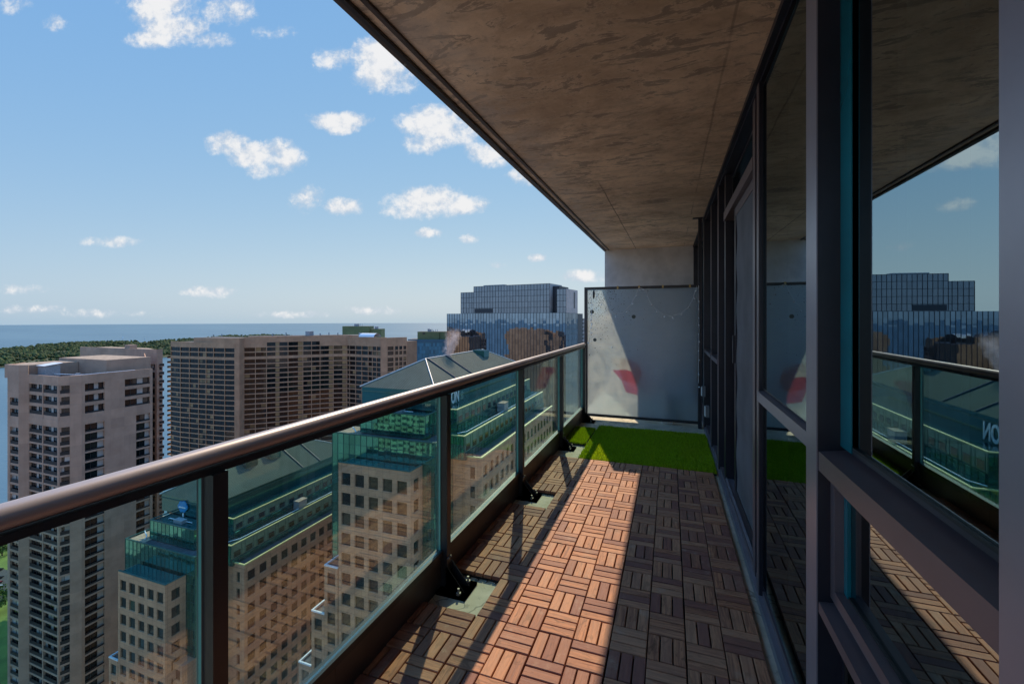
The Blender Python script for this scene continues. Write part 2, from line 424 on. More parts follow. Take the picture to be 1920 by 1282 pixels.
plain("insect_mesh", (0.085, 0.085, 0.10), 0.7, 0.0, 0.25, 3)
plain("clear_drop", (0.96, 0.97, 0.98), 0.12, 0.6, 0.05, spec=1.0)
plain("thin_wire", (0.80, 0.81, 0.83), 0.5)
plain("gold_clip", (0.42, 0.30, 0.12), 0.4, 0.6)
plain("sticker_olive", (0.10, 0.105, 0.08), 0.6)
plain("droplet", (0.06, 0.07, 0.08), 0.2)

def m_acrylic(name, c1, c2, k):
    m, t, o = new_mat(name)
    d = t.node('ShaderNodeBsdfTransparent'); d.inputs[0].default_value = (*c1, 1)
    tl = t.node('ShaderNodeBsdfDiffuse'); tl.inputs[0].default_value = (*c2, 1)
    mx = t.node('ShaderNodeMixShader'); mx.inputs[0].default_value = k
    t.link(d.outputs[0], mx.inputs[1]); t.link(tl.outputs[0], mx.inputs[2]); t.link(mx.outputs[0], o.inputs[0])
m_acrylic("red_acrylic", (1.0, 0.08, 0.10), (0.9, 0.03, 0.04), 0.30)
m_acrylic("clear_acrylic", (0.97, 0.97, 0.97), (0.7, 0.7, 0.7), 0.06)
m_cloth("white_jug", (0.95, 0.95, 0.93))
plain("white_plastic", (0.82, 0.82, 0.80), 0.5)
plain("grey_plastic", (0.16, 0.165, 0.175), 0.5)
m_panel("tower_concrete", (0.33, 0.222, 0.162), (0.405, 0.28, 0.208), 3.4, 2.95, streak=0.25, jstr=0.4)
m_panel("slab_concrete", (0.36, 0.215, 0.130), (0.45, 0.275, 0.17), 6.0, 2.83, streak=0.3, jstr=0.3)
m_panel("pink_granite", (0.43, 0.235, 0.145), (0.53, 0.305, 0.19), 1.65, 1.0, joint=(0.13, 0.08, 0.06), jw=0.03, streak=0.2, jstr=0.75)
m_panel("pale_cladding", (0.34, 0.345, 0.34), (0.42, 0.42, 0.41), 9.0, 3.2, streak=0.1)
m_panel("beige_stone", (0.58, 0.49, 0.40), (0.70, 0.61, 0.51), 3.0, 3.6, streak=0.2)
m_panel("white_stone", (0.74, 0.71, 0.66), (0.84, 0.81, 0.77), 3.0, 3.6, streak=0.2)
m_panel("brown_brick", (0.20, 0.13, 0.10), (0.27, 0.18, 0.14), 2.0, 1.2, streak=0.2)
m_reflect("green_mirror", (0.085, 0.32, 0.265), 0.03, 0.85, 0.35)
m_reflect("deep_teal", (0.03, 0.13, 0.135), 0.10, 0.6, 0.25)
m_reflect("blue_mirror", (0.20, 0.25, 0.31), 0.02, 0.95, 0.18)
m_reflect("grey_mirror", (0.17, 0.195, 0.235), 0.10, 0.8, 0.10)
m_reflect("bright_blue", (0.03, 0.22, 0.46), 0.08, 0.5, 0.4)
plain("teal_bar", (0.035, 0.11, 0.10), 0.4, 0.3)
plain("pale_green_panel", (0.16, 0.24, 0.17), 0.5, 0.1)
plain("mullion_dark", (0.025, 0.03, 0.04), 0.4, 0.3)
plain("roof_copper", (0.058, 0.082, 0.064), 0.75, 0.0, 0.14, 0.3, spec=0.15)
plain("roof_rib", (0.13, 0.175, 0.138), 0.75, 0.0, spec=0.15)
plain("roof_tar", (0.085, 0.085, 0.09), 0.9, 0, 0.25, 0.8)
plain("roof_gravel", (0.36, 0.27, 0.19), 0.9, 0, 0.25, 0.9)
plain("parapet_cap", (0.60, 0.55, 0.24), 0.45)
plain("parapet_white", (0.66, 0.70, 0.74), 0.5)
plain("ridge_cap", (0.42, 0.44, 0.42), 0.4)
plain("unit_metal", (0.30, 0.31, 0.33), 0.5, 0.2)
plain("balcony_rail_dark", (0.014, 0.012, 0.012), 0.7)
plain("green_paint", (0.105, 0.145, 0.062), 0.7, 0, 0.12, 0.2)
plain("sign_blue", (0.015, 0.22, 0.46), 0.5)
plain("sign_white", (0.80, 0.80, 0.80), 0.5)
m_flatwin("apartment_pane", (0.010, 0.012, 0.015), (0.40, 0.38, 0.36), 0.74)
m_flatwin("slab_pane", (0.012, 0.010, 0.011), (0.30, 0.20, 0.10), 0.92)  # tan panes have a warm reflection painted into their colour
m_flatwin("office_pane", (0.006, 0.026, 0.028), (0.05, 0.12, 0.09), 0.88)
m_water()
m_leaf("island_leaf", (0.035, 0.062, 0.020), (0.085, 0.115, 0.032))
m_leaf("park_leaf", (0.05, 0.10, 0.02), (0.12, 0.19, 0.04))
plain("bark", (0.10, 0.075, 0.05), 0.9)
plain("park_grass", (0.14, 0.20, 0.035), 0.95, 0, 0.3, 0.08)
plain("asphalt", (0.055, 0.055, 0.057), 0.9, 0, 0.2, 0.3)
plain("paving", (0.46, 0.36, 0.27), 0.9, 0, 0.2, 0.3)
plain("island_soil", (0.06, 0.075, 0.03), 0.95, 0, 0.3, 0.02)
plain("car_dark", (0.03, 0.032, 0.04), 0.25)
plain("car_red", (0.25, 0.03, 0.04), 0.25)
plain("car_silver", (0.5, 0.5, 0.52), 0.25, 0.5)
plain("car_white", (0.75, 0.75, 0.75), 0.25)
plain("car_blue", (0.04, 0.10, 0.25), 0.25)
plain("car_glass", (0.02, 0.02, 0.025), 0.08)
plain("tyre", (0.015, 0.015, 0.015), 0.8)
plain("sail", (0.8, 0.8, 0.78), 0.8)
m_smoke()

# ---------------------------------------------------------------- object helpers
ORIGIN = {}
def tag(o, label=None, cat=None, group=None, kind=None):
    if label: o['label'] = label
    if cat: o['category'] = cat
    if group: o['group'] = group
    if kind: o['kind'] = kind
    return o
def thing(name, label, cat, loc=(0, 0, 0), group=None):
    o = bpy.data.objects.new(name, None); COL.objects.link(o)
    o.empty_display_size = 0.2
    o.location = loc; ORIGIN[o.name] = Vector(loc)
    return tag(o, label, cat, group)

class MB:
    def __init__(s, *mats):
        s.v = []; s.f = []; s.m = []; s.sm = []; s.mats = list(mats)
    def mi(s, name):
        if name not in s.mats: s.mats.append(name)
        return s.mats.index(name)
    def add(s, verts, faces, mat, smooth=False):
        b = len(s.v); k = s.mi(mat)
        s.v += [tuple(p) for p in verts]
        for f in faces:
            s.f.append(tuple(b + i for i in f)); s.m.append(k); s.sm.append(smooth)
    def quad(s, a, b, c, d, mat): s.add([a, b, c, d], [(0, 1, 2, 3)], mat)
    def box(s, x0, x1, y0, y1, z0, z1, mat):
        s.add([(x0, y0, z0), (x1, y0, z0), (x1, y1, z0), (x0, y1, z0), (x0, y0, z1), (x1, y0, z1), (x1, y1, z1), (x0, y1, z1)],
              [(0, 3, 2, 1), (4, 5, 6, 7), (0, 1, 5, 4), (1, 2, 6, 5), (2, 3, 7, 6), (3, 0, 4, 7)], mat)
    def obox(s, A, u, n, s0, s1, d0, d1, z0, z1, mat):
        """box in the frame of a facade: s along u, d along outward normal n"""
        P = []
        for z in (z0, z1):
            for (ss, dd) in ((s0, d1), (s1, d1), (s1, d0), (s0, d0)):
                P.append((A[0] + u[0] * ss + n[0] * dd, A[1] + u[1] * ss + n[1] * dd, z))
        s.add(P, [(0, 3, 2, 1), (4, 5, 6, 7), (0, 1, 5, 4), (1, 2, 6, 5), (2, 3, 7, 6), (3, 0, 4, 7)], mat)
    def cbox(s, x0, x1, y0, y1, z0, z1, c, mat):
        """box with chamfered top edges"""
        s.add([(x0, y0, z0), (x1, y0, z0), (x1, y1, z0), (x0, y1, z0),
               (x0, y0, z1 - c), (x1, y0, z1 - c), (x1, y1, z1 - c), (x0, y1, z1 - c),
               (x0 + c, y0 + c, z1), (x1 - c, y0 + c, z1), (x1 - c, y1 - c, z1), (x0 + c, y1 - c, z1)],
              [(0, 1, 5, 4), (1, 2, 6, 5), (2, 3, 7, 6), (3, 0, 4, 7), (4, 5, 9, 8), (5, 6, 10, 9), (6, 7, 11, 10), (7, 4, 8, 11), (8, 9, 10, 11)], mat)
    def tube(s, pts, r, mat, n=10, caps=True):
        pts = [Vector(p) for p in pts]; rings = []
        for i, p in enumerate(pts):
            d = (pts[min(i + 1, len(pts) - 1)] - pts[max(i - 1, 0)]).normalized()
            a = d.orthogonal().normalized() if abs(d.z) > 0.99 else d.cross(Vector((0, 0, 1))).normalized()
            b = d.cross(a)
            rr = r[i] if isinstance(r, (list, tuple)) else r
            rings.append([p + (a * math.cos(t) + b * math.sin(t)) * rr for t in [2 * math.pi * k / n for k in range(n)]])
        V_ = [q for rg in rings for q in rg]
        F_ = []
        for i in range(len(pts) - 1):
            for k in range(n):
                F_.append((i * n + k, i * n + (k + 1) % n, (i + 1) * n + (k + 1) % n, (i + 1) * n + k))
        s.add(V_, F_, mat, True)
        if caps:
            s.add(rings[0], [tuple(range(n))], mat); s.add(rings[-1], [tuple(reversed(range(n)))], mat)
    def blob(s, c, r, mat, squash=1.0, jit=0.25, sub=1):
        bm = bmesh.new(); bmesh.ops.create_icosphere(bm, subdivisions=sub, radius=1.0)
        vs = []
        for v in bm.verts:
            k = r * (1 + ru(-jit, jit))
            vs.append((c[0] + v.co.x * k, c[1] + v.co.y * k, c[2] + v.co.z * k * squash))
        fs = [tuple(v.index for v in f.verts) for f in bm.faces]
        bm.free(); s.add(vs, fs, mat, False)
    def prism(s, poly, z0, z1, mat, topmat=None, top=True):
        n = len(poly)
        V_ = [(p[0], p[1], z0) for p in poly] + [(p[0], p[1], z1) for p in poly]
        s.add(V_, [(i, (i + 1) % n, n + (i + 1) % n, n + i) for i in range(n)], mat)
        if top: s.add([(p[0], p[1], z1) for p in poly], [tuple(range(n))], topmat or mat)
    def build(s, name, parent=None, label=None, kind=None):
        me = bpy.data.meshes.new(name)
        off = Vector((0, 0, 0))
        if parent is not None: off = ORIGIN[parent.name]
        me.from_pydata([(x - off.x, y - off.y, z - off.z) for (x, y, z) in s.v], [], s.f)
        for nm in s.mats: me.materials.append(MATS[nm])
        me.polygons.foreach_set('material_index', s.m)
        me.polygons.foreach_set('use_smooth', s.sm)
        me.update()
        o = bpy.data.objects.new(name, me); COL.objects.link(o)
        if parent is not None: o.parent = parent
        ORIGIN[o.name] = off
        if label: o['label'] = label
        if kind: o['kind'] = kind
        return o
    def extend(s, o):
        b = len(s.v); s.v += o.v
        mp = [s.mi(nm) for nm in o.mats]
        s.f += [tuple(b + i for i in f) for f in o.f]; s.m += [mp[k] for k in o.m]; s.sm += o.sm

SY, CY = math.sin(YAW), math.cos(YAW)
def project(p):
    dx, dy, dz = p[0] - CAM.x, p[1] - CAM.y, p[2] - CAM.z
    D = -SY * dx + CY * dy
    if D < 0.1: return None
    return 960 + FPX * (CY * dx + SY * dy) / D, HORIZ - FPX * dz / D, D

# ================================================================ BALCONY
Y0, Y1 = -4.2, 7.2
mb = MB(); mb.box(-1.12, 3.6, Y0, Y1, -0.23, -0.030, "worn_concrete_floor")
tag(mb.build("floor"), kind="structure")
# soffit slab: falls slightly towards the near end
def cz(y): return 2.565 + 0.0212 * y
def ex(y): return -0.007 * (y + 1.0)        # the slab edge is not quite parallel to the window wall
mb = MB()
mb.add([(-1.05 + ex(Y0), Y0, cz(Y0)), (0.62, Y0, cz(Y0)), (0.62, Y1, cz(Y1)), (-1.05 + ex(Y1), Y1, cz(Y1)),
        (-1.05 + ex(Y0), Y0, cz(Y0) + .2), (0.62, Y0, cz(Y0) + .2), (0.62, Y1, cz(Y1) + .2), (-1.05 + ex(Y1), Y1, cz(Y1) + .2)],
       [(0, 3, 2, 1), (4, 5, 6, 7), (0, 1, 5, 4), (1, 2, 6, 5), (2, 3, 7, 6), (3, 0, 4, 7)], "soffit_concrete")
ceil_o = tag(mb.build("ceiling"), kind="structure")
# metal drip edge along the slab edge: outer flange, groove and inner strip
t_edge = thing("drip_edge", "dark metal drip edge running along the open edge of the concrete ceiling", "drip edge", (-1.06, 0, 2.55))
def sl_box(mb, x0, x1, dz0, dz1, mat):
    ya, yb = Y0, Y1
    ea, eb = (ex(ya), ex(yb)) if x0 < 0 else (0, 0)
    P = [(x0 + ea, ya, cz(ya) + dz0), (x1 + ea, ya, cz(ya) + dz0), (x1 + eb, yb, cz(yb) + dz0), (x0 + eb, yb, cz(yb) + dz0),
         (x0 + ea, ya, cz(ya) + dz1), (x1 + ea, ya, cz(ya) + dz1), (x1 + eb, yb, cz(yb) + dz1), (x0 + eb, yb, cz(yb) + dz1)]
    mb.add(P, [(0, 3, 2, 1), (4, 5, 6, 7), (0, 1, 5, 4), (1, 2, 6, 5), (2, 3, 7, 6), (3, 0, 4, 7)], mat)
m1 = MB(); sl_box(m1, -1.085, -1.052, -0.006, 0.205, "fascia_metal"); m1.build("outer_flange", t_edge)
m1 = MB(); sl_box(m1, -1.050, -1.030, -0.020, -0.002, "dark_metal"); m1.build("lip", t_edge)
m1 = MB(); sl_box(m1, -0.985, -0.965, -0.014, -0.001, "fascia_metal"); m1.build("inner_strip", t_edge)
for k in range(9):
    y = -2.2 + k * 0.83
    m1 = MB(); m1.tube([(-1.068 + ex(y), y, cz(y) - 0.006), (-1.068 + ex(y), y, cz(y) - 0.012)], 0.006, "galvanised", 8)
    m1.build("screw", t_edge)

# end wall beyond the neighbouring balcony
tw = thing("end_wall", "grey concrete wall closing the far end of the balcony above the frosted screen", "wall", (-0.3, 6.3, 0))
m1 = MB(); m1.box(-1.105, 0.62, 6.3, 6.5, -0.03, cz(6.3) - 0.002, "wall_concrete"); m1.build("wall", tw)

# ---- wooden deck tiles, laid basket-weave with pockets left open at the railing posts
deck = thing("deck_flooring", "reddish brown interlocking wooden deck tiles in basket weave covering the balcony floor", "decking", (0, 0, -0.03))
B = 0.15
def has_block(i, j):
    if j >= 13 or j < -26: return False
    if -5 <= i <= 2: return True
    if i in (-7, -6):
        for g in (-11, -3, 5, 13, -19):
            if g <= j <= g + 1: return False
        return True
    return False
sl = MB("wood_across", "wood_along"); bs = MB("black_plastic")
for i in range(-7, 3):
    for j in range(-26, 13):
        if not has_block(i, j): continue
        jx, jy = ru(-.0008, .0008), ru(-.0008, .0008)
        x0, x1, y0, y1 = i * B + .0022 + jx, (i + 1) * B - .0022 + jx, j * B + .0022 + jy, (j + 1) * B - .0022 + jy
        if (i + 1) % 2 == 0: x0 += .0018        # wider joint between whole tiles
        if j % 2 == 0: y0 += .0016
        w = .0055
        for k in range(3):
            dz = ru(-.0012, .0012)
            if (i + j) % 2:
                a = x0 + (x1 - x0 + w) / 3 * k; b = a + (x1 - x0 + w) / 3 - w
                sl.cbox(a, b, y0, y1, -.019, dz, .0022, "wood_along")
            else:
                a = y0 + (y1 - y0 + w) / 3 * k; b = a + (y1 - y0 + w) / 3 - w
                sl.cbox(x0, x1, a, b, -.019, dz, .0022, "wood_across")
        bs.box(i * B, (i + 1) * B, j * B, (j + 1) * B, -.0285, -.0205, "black_plastic")
sl.build("wood_slats", deck); bs.build("plastic_base", deck)
m1 = MB()
for (g, x0, x1) in ((-1, -1.05, -.75), (7, -1.05, -.75), (-9, -1.05, -.75)):   # tile clips poking out at the open pockets
    for k in range(6):
        xx = x0 + .025 + k * .05
        m1.box(xx - .006, xx + .006, g * B - .014, g * B - .0005, -.027, -.022, "black_plastic")
        m1.box(xx - .002, xx + .002, g * B - .017, g * B - .0145, -.026, -.022, "white_plastic")
m1.build("connector", deck)

# ---- artificial turf mats
def turf(name, label, x0, x1, y0, y1, nblades):
    t = thing(name, label, "turf mat", ((x0 + x1) / 2, (y0 + y1) / 2, -0.03), "artificial grass mats at the far end")
    b = MB(); b.box(x0, x1, y0, y1, -0.029, -0.012, "black_plastic"); b.build("backing", t)
    g = MB("artificial_turf")
    for k in range(nblades):
        x, y = ru(x0, x1), ru(y0, y1); a = ru(0, 6.283); h = ru(.018, .032); w = ru(.0022, .004)
        lx, ly = ru(-.016, .016), ru(-.016, .016) - .004
        ca, sa = math.cos(a) * w, math.sin(a) * w
        z = -0.0125
        g.add([(x - ca, y - sa, z), (x + ca, y + sa, z), (x + ca * .7 + lx * .5, y + sa * .7 + ly * .5, z + h * .65), (x - ca * .7 + lx * .5, y - sa * .7 + ly * .5, z + h * .65), (x + lx, y + ly, z + h)],
              [(0, 1, 2, 3), (3, 2, 4)], "artificial_turf")
    g.build("grass_blades", t, kind="stuff")
turf("turf_mat", "large bright green artificial grass mat in front of the frosted screen", -0.76, 0.478, 1.955, 3.32, 42000)
turf("turf_mat", "small square of artificial grass beside the railing's far posts", -1.03, -0.785, 2.46, 3.16, 8000)

# ---- railing
RX = -1.02
rail = thing("balcony_railing", "dark metal balcony railing with round bronze handrail and green tinted glass panels", "railing", (RX, 0, -0.03))
m1 = MB(); m1.tube([(RX, Y0, 1.009), (RX, 3.66, 1.009)], 0.0245, "bronze_metal", 24); hr = m1.build("handrail", rail)
m1 = MB(); m1.box(RX - .021, RX + .021, Y0, 3.64, .967, .9835, "dark_metal"); m1.build("top_channel", rail)
POSTS = [-2.75, -1.487, -0.27, 0.955, 2.30, 3.60]
for y in POSTS:
    m1 = MB(); m1.box(-1.048, -.988, y - .02, y + .02, -.018, .9665, "dark_metal")
    po = m1.build("post", rail)
    m1 = MB()
    m1.box(-1.024, -.862, y - .075, y + .075, -.0295, -.0175, "dark_metal")
    for s_ in (-.034, .026):          # pair of triangular gussets
        a, b = y + s_, y + s_ + .008
        m1.add([(-.9878, a, -.0172), (-.885, a, -.0172), (-.9878, a, .10), (-.9878, b, -.0172), (-.885, b, -.0172), (-.9878, b, .10)],
               [(0, 1, 2), (3, 5, 4), (0, 3, 4, 1), (1, 4, 5, 2), (2, 5, 3, 0)], "dark_metal")
        br = m1.build("base_bracket", po)
    for (bx, by) in ((-.905, -.055), (-.905, .055)):
        m1 = MB(); m1.tube([(bx, y + by, -.0172), (bx, y + by, -.006)], .013, "galvanised", 6); m1.tube([(bx, y + by, -.006), (bx, y + by, .014)], .006, "galvanised", 8)
        m1.build("bolt", br)
    for s_ in (-.010, .010):
        m1 = MB(); m1.tube([(-.988, y + s_ * 1.2, .128), (-.980, y + s_ * 1.2, .128)], .006, "galvanised", 8); m1.build("bolt", br)
GX = -1.030
for k in range(len(POSTS) - 1):
    ya, yb = POSTS[k] + .024, POSTS[k + 1] - .024
    m1 = MB("railing_glass", "glass_edge")
    m1.box(GX - .005, GX + .005, ya, yb, .168, .9660, "railing_glass")
    for fi in range(len(m1.f)):
        if fi in (2, 4): m1.m[fi] = 1      # green ground edges (the two vertical ends)
    m1.build("glass_panel", rail)
    m1 = MB(); m1.box(GX - .02, GX + .018, ya, yb, .140, .1675, "dark_metal"); m1.build("bottom_rail", rail)
    m1 = MB(); mid = ya + (yb - ya) * .36
    m1.box(GX - .012, GX + .004, ya - .0035, mid - .001, -.0285, .1395, "fascia_metal"); m1.box(GX - .012, GX + .004, mid + .001, yb + .0035, -.0285, .1395, "fascia_metal")
    m1.build("kick_plate", rail)

# ---- privacy screen
SYY = 3.79
scr = thing("privacy_screen", "frosted glass privacy screen in a black frame dividing the balcony", "screen", (-.3, SYY, -.03))
m1 = MB()
m1.box(-1.035, -.995, SYY - .02, SYY + .02, -.0295, 1.80, "dark_metal"); m1.box(.425, .465, SYY - .02, SYY + .02, -.0295, 1.80, "dark_metal")
m1.box(-.9948, .4248, SYY - .018, SYY + .018, 1.765, 1.80, "dark_metal"); m1.box(-.9948, .4248, SYY - .018, SYY + .018, .012, .045, "dark_metal")
m1.box(-1.07, -.96, SYY - .07, SYY + .07, -.0292, -.018, "dark_metal")
m1.build("frame", scr)
m1 = MB(); m1.box(-.9945, .4245, SYY - .004, SYY + .004, .0455, 1.7645, "frosted_glass"); m1.build("frosted_pane", scr)
for x in (-.58, -.30, .0, .33):
    m1 = MB(); m1.box(x - .010, x + .010, SYY - .024, SYY + .024, 1.764, 1.806, "gold_clip"); m1.build("clip", scr)
for (x, z, r) in ((-.93, 1.46, .028), (-.37, 1.39, .026), (-.89, 1.07, .024)):
    m1 = MB(); m1.tube([(x, SYY - .0042, z), (x, SYY - .009, z)], r, "sticker_olive", 20); m1.build("round_spot", scr)
m1 = MB()
m1.tube([(-.905, SYY - .006, 1.76), (-.905, SYY - .016, 1.72), (-.905, SYY - .012, 1.66), (-.905, SYY - .006, 1.625)], [.008, .016, .013, .003], "dark_metal", 10)
m1.build("suction_hook", scr)
m1 = MB()
for k in range(420):                         # rain drops on the upper left of the pane
    x = -.98 + abs(random.gauss(0, .28)); z = 1.75 - abs(random.gauss(0, .33))
    if x > .3 or z < .7: continue
    r = ru(.0020, .0046) * (1.6 if rnd() < .12 else 1)
    m1.tube([(x, SYY - .0042, z), (x, SYY - .0065, z)], r, "droplet", 6)
m1.build("droplets", scr, kind="stuff")

# black post with T-head where the screen meets the window wall
tp = thing("corner_post", "slim black steel post with a T-shaped head beside the frosted screen", "post", (.447, 3.70, -.03))
m1 = MB(); m1.box(.425, .468, 3.70, 3.74, -.0295, cz(3.72) - .014, "frame_black"); m1.build("shaft", tp)
m1 = MB(); m1.box(.36, .478, 3.69, 3.75, cz(3.72) - .0135, cz(3.72) - .002, "frame_black"); m1.build("head_plate", tp)

# ---- string lights
def lights(name, label, path_list, bulbs, r=.0098):
    t = thing(name, label, "string lights", path_list[0][0], "clear bead fairy lights")
    m1 = MB()
    for p in path_list: m1.tube(p, .0024, "thin_wire", 5)
    w = m1.build("wire", t)
    for (x, y, z) in bulbs:
        m1 = MB(); m1.tube([(x, y, z + r * 1.4), (x, y, z + r * .8), (x, y, z), (x, y, z - r * .8), (x, y, z - r * 1.1)], [.001, r * .55, r, r * .75, .001], "clear_drop", 8, False)
        m1.build("bulb", t)
yl = SYY - .03
def sw(pts): return [(x, yl, z) for x, z in pts]
p1 = sw([(-.90, 1.77), (-.86, 1.70), (-.79, 1.58), (-.70, 1.475), (-.61, 1.43), (-.51, 1.445), (-.41, 1.55), (-.35, 1.66), (-.30, 1.78)])
p2 = sw([(-.30, 1.78), (-.22, 1.75), (-.16, 1.59), (-.09, 1.49), (0, 1.42), (.1, 1.395), (.22, 1.43), (.3, 1.50), (.36, 1.60), (.41, 1.78)])
p3 = sw([(-.94, 1.77), (-.93, 1.5), (-.935, 1.25), (-.97, 1.03)])
bl = [(x, yl, z - .018) for x, z in ((-.86, 1.69), (-.80, 1.57), (-.73, 1.49), (-.46, 1.47), (-.385, 1.58), (-.335, 1.69), (-.28, 1.765), (-.235, 1.76), (-.195, 1.67), (-.14, 1.56), (-.075, 1.47), (.02, 1.405), (.12, 1.392), (.23, 1.435), (.32, 1.525), (.38, 1.64), (.405, 1.74), (-.955, 1.67), (-.915, 1.57), (-.93, 1.44), (-.94, 1.36), (-.925, 1.30), (-.94, 1.25), (-.93, 1.18), (-.975, 1.04), (-.65, .99), (-.60, 1.41))]
lights("string_lights", "clear bead fairy lights swagged in two loops across the frosted screen", [p1, p2, p3], bl)
p4 = [(.43, 3.685, 1.78), (.432, 3.684, 1.2), (.428, 3.684, .55)]
bl2 = [(.432 + ru(-.004, .004), 3.682, z) for z in (1.58, 1.48, 1.37, 1.28, 1.165, 1.07, .955, .84, .66, .50)]
lights("string_lights", "clear bead fairy lights hanging straight down the black corner post", [p4], bl2)

# ---- things on the neighbour's side, blurred behind the frosted glass
ch = thing("plastic_chair", "chair with a red plastic back seen as a red blur through the frosted screen", "chair", (-.40, 4.05, -.03))
m1 = MB(); m1.add([(-.70, 3.955, .80), (-.58, 3.95, .66), (-.52, 3.945, .50), (-.33, 3.945, .46), (-.27, 3.95, .60), (-.33, 3.96, .76), (-.52, 3.965, .82)], [(0, 1, 2, 3, 4, 5, 6)], "red_acrylic"); m1.build("backrest", ch)
m1 = MB(); m1.quad((-.56, 3.97, .42), (-.30, 3.97, .42), (-.30, 4.30, .42), (-.56, 4.30, .42), "clear_acrylic"); m1.build("seat", ch)
for x in (-.54, -.32):
    for (ya, za, yb) in ((3.955, .52, 3.93), (4.28, .415, 4.33)):
        m1 = MB(); m1.tube([(x, ya, za), (x, yb, -.028)], .008, "clear_acrylic", 8); m1.build("leg", ch)
bk = thing("plastic_canister", "tall white canister standing behind the frosted screen", "canister", (.05, 3.90, -.03))
m1 = MB(); m1.tube([(.05, 3.90, -.029), (.05, 3.90, .34), (.05, 3.90, .37)], [.075, .075, .06], "white_jug", 20); m1.build("body", bk)
m1 = MB(); m1.tube([(.05, 3.90, .3705), (.05, 3.90, .40)], .045, "white_plastic", 16); m1.build("lid", bk)

# ---- outlet boxes on the wall near the screen
for (y, z, lab) in ((3.50, .48, "small grey outlet box low on the window wall, nearer the frosted screen"), (2.95, .345, "small grey outlet box low on the window wall, nearer the sliding door")):
    t = thing("outlet_box", lab, "outlet box", (.47, y, z), "weatherproof outlet boxes")
    m1 = MB(); m1.box(.455, .4915, y - .035, y + .035, z - .06, z + .06, "grey_plastic"); m1.build("housing", t)
    m1 = MB(); m1.box(.446, .4545, y - .030, y + .030, z - .052, z + .052, "white_plastic"); m1.build("cover", t)

# ---- window wall
ww = thing("window_wall", "dark framed floor to ceiling window wall along the right of the balcony", "window wall", (.5, 0, -.03))
GXW = .567                                    # glass plane; frame faces stand at x = .50
def topz(y): return cz(y) - .002
def mullion(y0, y1, x0, mat="frame_black", face=None, x1=.62):
    m1 = MB(); m1.box(x0, x1, y0, y1, -.0295, topz(y0) - .05, mat)
    if face: m1.box(x0 - .003, x0 - .0002, y0 + .002, y1 - .002, -.029, topz(y0) - .052, face)
    return m1.build("mullion", ww)
MUL = [(-3.95, -3.85, .50, None), (-1.715, -1.602, .452, "frame_light"), (-.933, -.838, .452, "frame_light"),
       (.131, .185, .498, "frame_bronze"), (.20, .27, .515, None), (.30, .37, .51, "frame_bronze"), (1.70, 1.78, .52, None), (2.03, 2.10, .50, "frame_bronze"), (2.75, 2.81, .50, "frame_bronze"), (3.66, 3.80, .49, None), (6.18, 6.29, .49, None)]
for (a, b, x, f) in MUL: mullion(a, b, x, "frame_black", f)
m1 = MB(); sl_box(m1, .505, .62, -.05, -.004, "frame_black"); sl_box(m1, .480, .5045, -.034, -.005, "frame_black"); m1.build("head_frame", ww)
m1 = MB(); m1.box(.512, .62, Y0, 6.18, -.0293, .035, "frame_bronze"); m1.box(.490, .5115, -1.6, 6.18, -.0291, .012, "frame_light"); m1.build("base_frame", ww)
def gasket(ya, yb, za, zb, gx):                # thin rubber line round a pane
    m1 = MB()
    for (p, q, r_, s_) in ((ya, ya + .006, za, zb), (yb - .006, yb, za, zb), (ya + .006, yb - .006, za, za + .006), (ya + .006, yb - .006, zb - .006, zb)): m1.box(gx - .006, gx - .0005, p, q, r_, s_, "black_plastic")
    return m1
def pane(ya, yb, za, zb, fr=.012, gx=GXW, fmat="frame_black", sash=.006):
    m1 = MB()
    xs0, xs1 = gx - sash, gx + .02
    m1.box(xs0, xs1, ya, ya + fr, za, zb, fmat); m1.box(xs0, xs1, yb - fr, yb, za, zb, fmat)
    m1.box(xs0, xs1, ya + fr, yb - fr, za, za + fr, fmat); m1.box(xs0, xs1, ya + fr, yb - fr, zb - fr, zb, fmat)
    f = m1.build("window_frame", ww)
    gasket(ya + fr, yb - fr, za + fr, zb - fr, gx).build("gasket", f)
    m1 = MB(); m1.quad((gx, yb - fr, za + fr), (gx, ya + fr, za + fr), (gx, ya + fr, zb - fr), (gx, yb - fr, zb - fr), "window_glass"); m1.build("pane", f)
def sill(ya, yb, z0, z1, x0, mat="frame_bronze", x1=.60, rise=.03):
    m1 = MB(); m1.add([(x0, ya, z0), (x1, ya, z0), (x1, yb, z0), (x0, yb, z0), (x0, ya, z1), (x1, ya, z1 + rise), (x1, yb, z1 + rise), (x0, yb, z1)],
                      [(0, 3, 2, 1), (4, 5, 6, 7), (0, 1, 5, 4), (1, 2, 6, 5), (2, 3, 7, 6), (3, 0, 4, 7)], mat)
    return m1.build("sill", ww)
# near unit (between the two big mullions)
sill(-1.601, -.934, .965, 1.014, .453, "frame_bronze", .60, .02)
pane(-1.601, -.934, 1.032, 2.47, .010, .509)
pane(-1.601, -.934, .640, .964, .030, .507, "frame_bronze", .028)
sill(-1.601, -.934, .595, .622, .453, "frame_bronze", .60, .015)
pane(-1.601, -.934, .04, .594, .02, .509)
m1 = MB(); m1.box(.5005, .5028, -1.006, -.9345, 1.033, 2.468, "teal_reflection"); m1.build("reflection_strip", ww)  # opaque teal strips added over the glass as a painted reflection band
m1 = MB(); m1.box(.4985, .5065, -.9875, -.9645, .671, .933, "teal_reflection"); m1.build("reflection_strip", ww)
# units behind the camera
pane(-3.85, -1.716, 1.032, 2.42, .012, .509); sill(-3.85, -1.716, .965, 1.014, .453); pane(-3.85, -1.716, .04, .964, .02, .509)
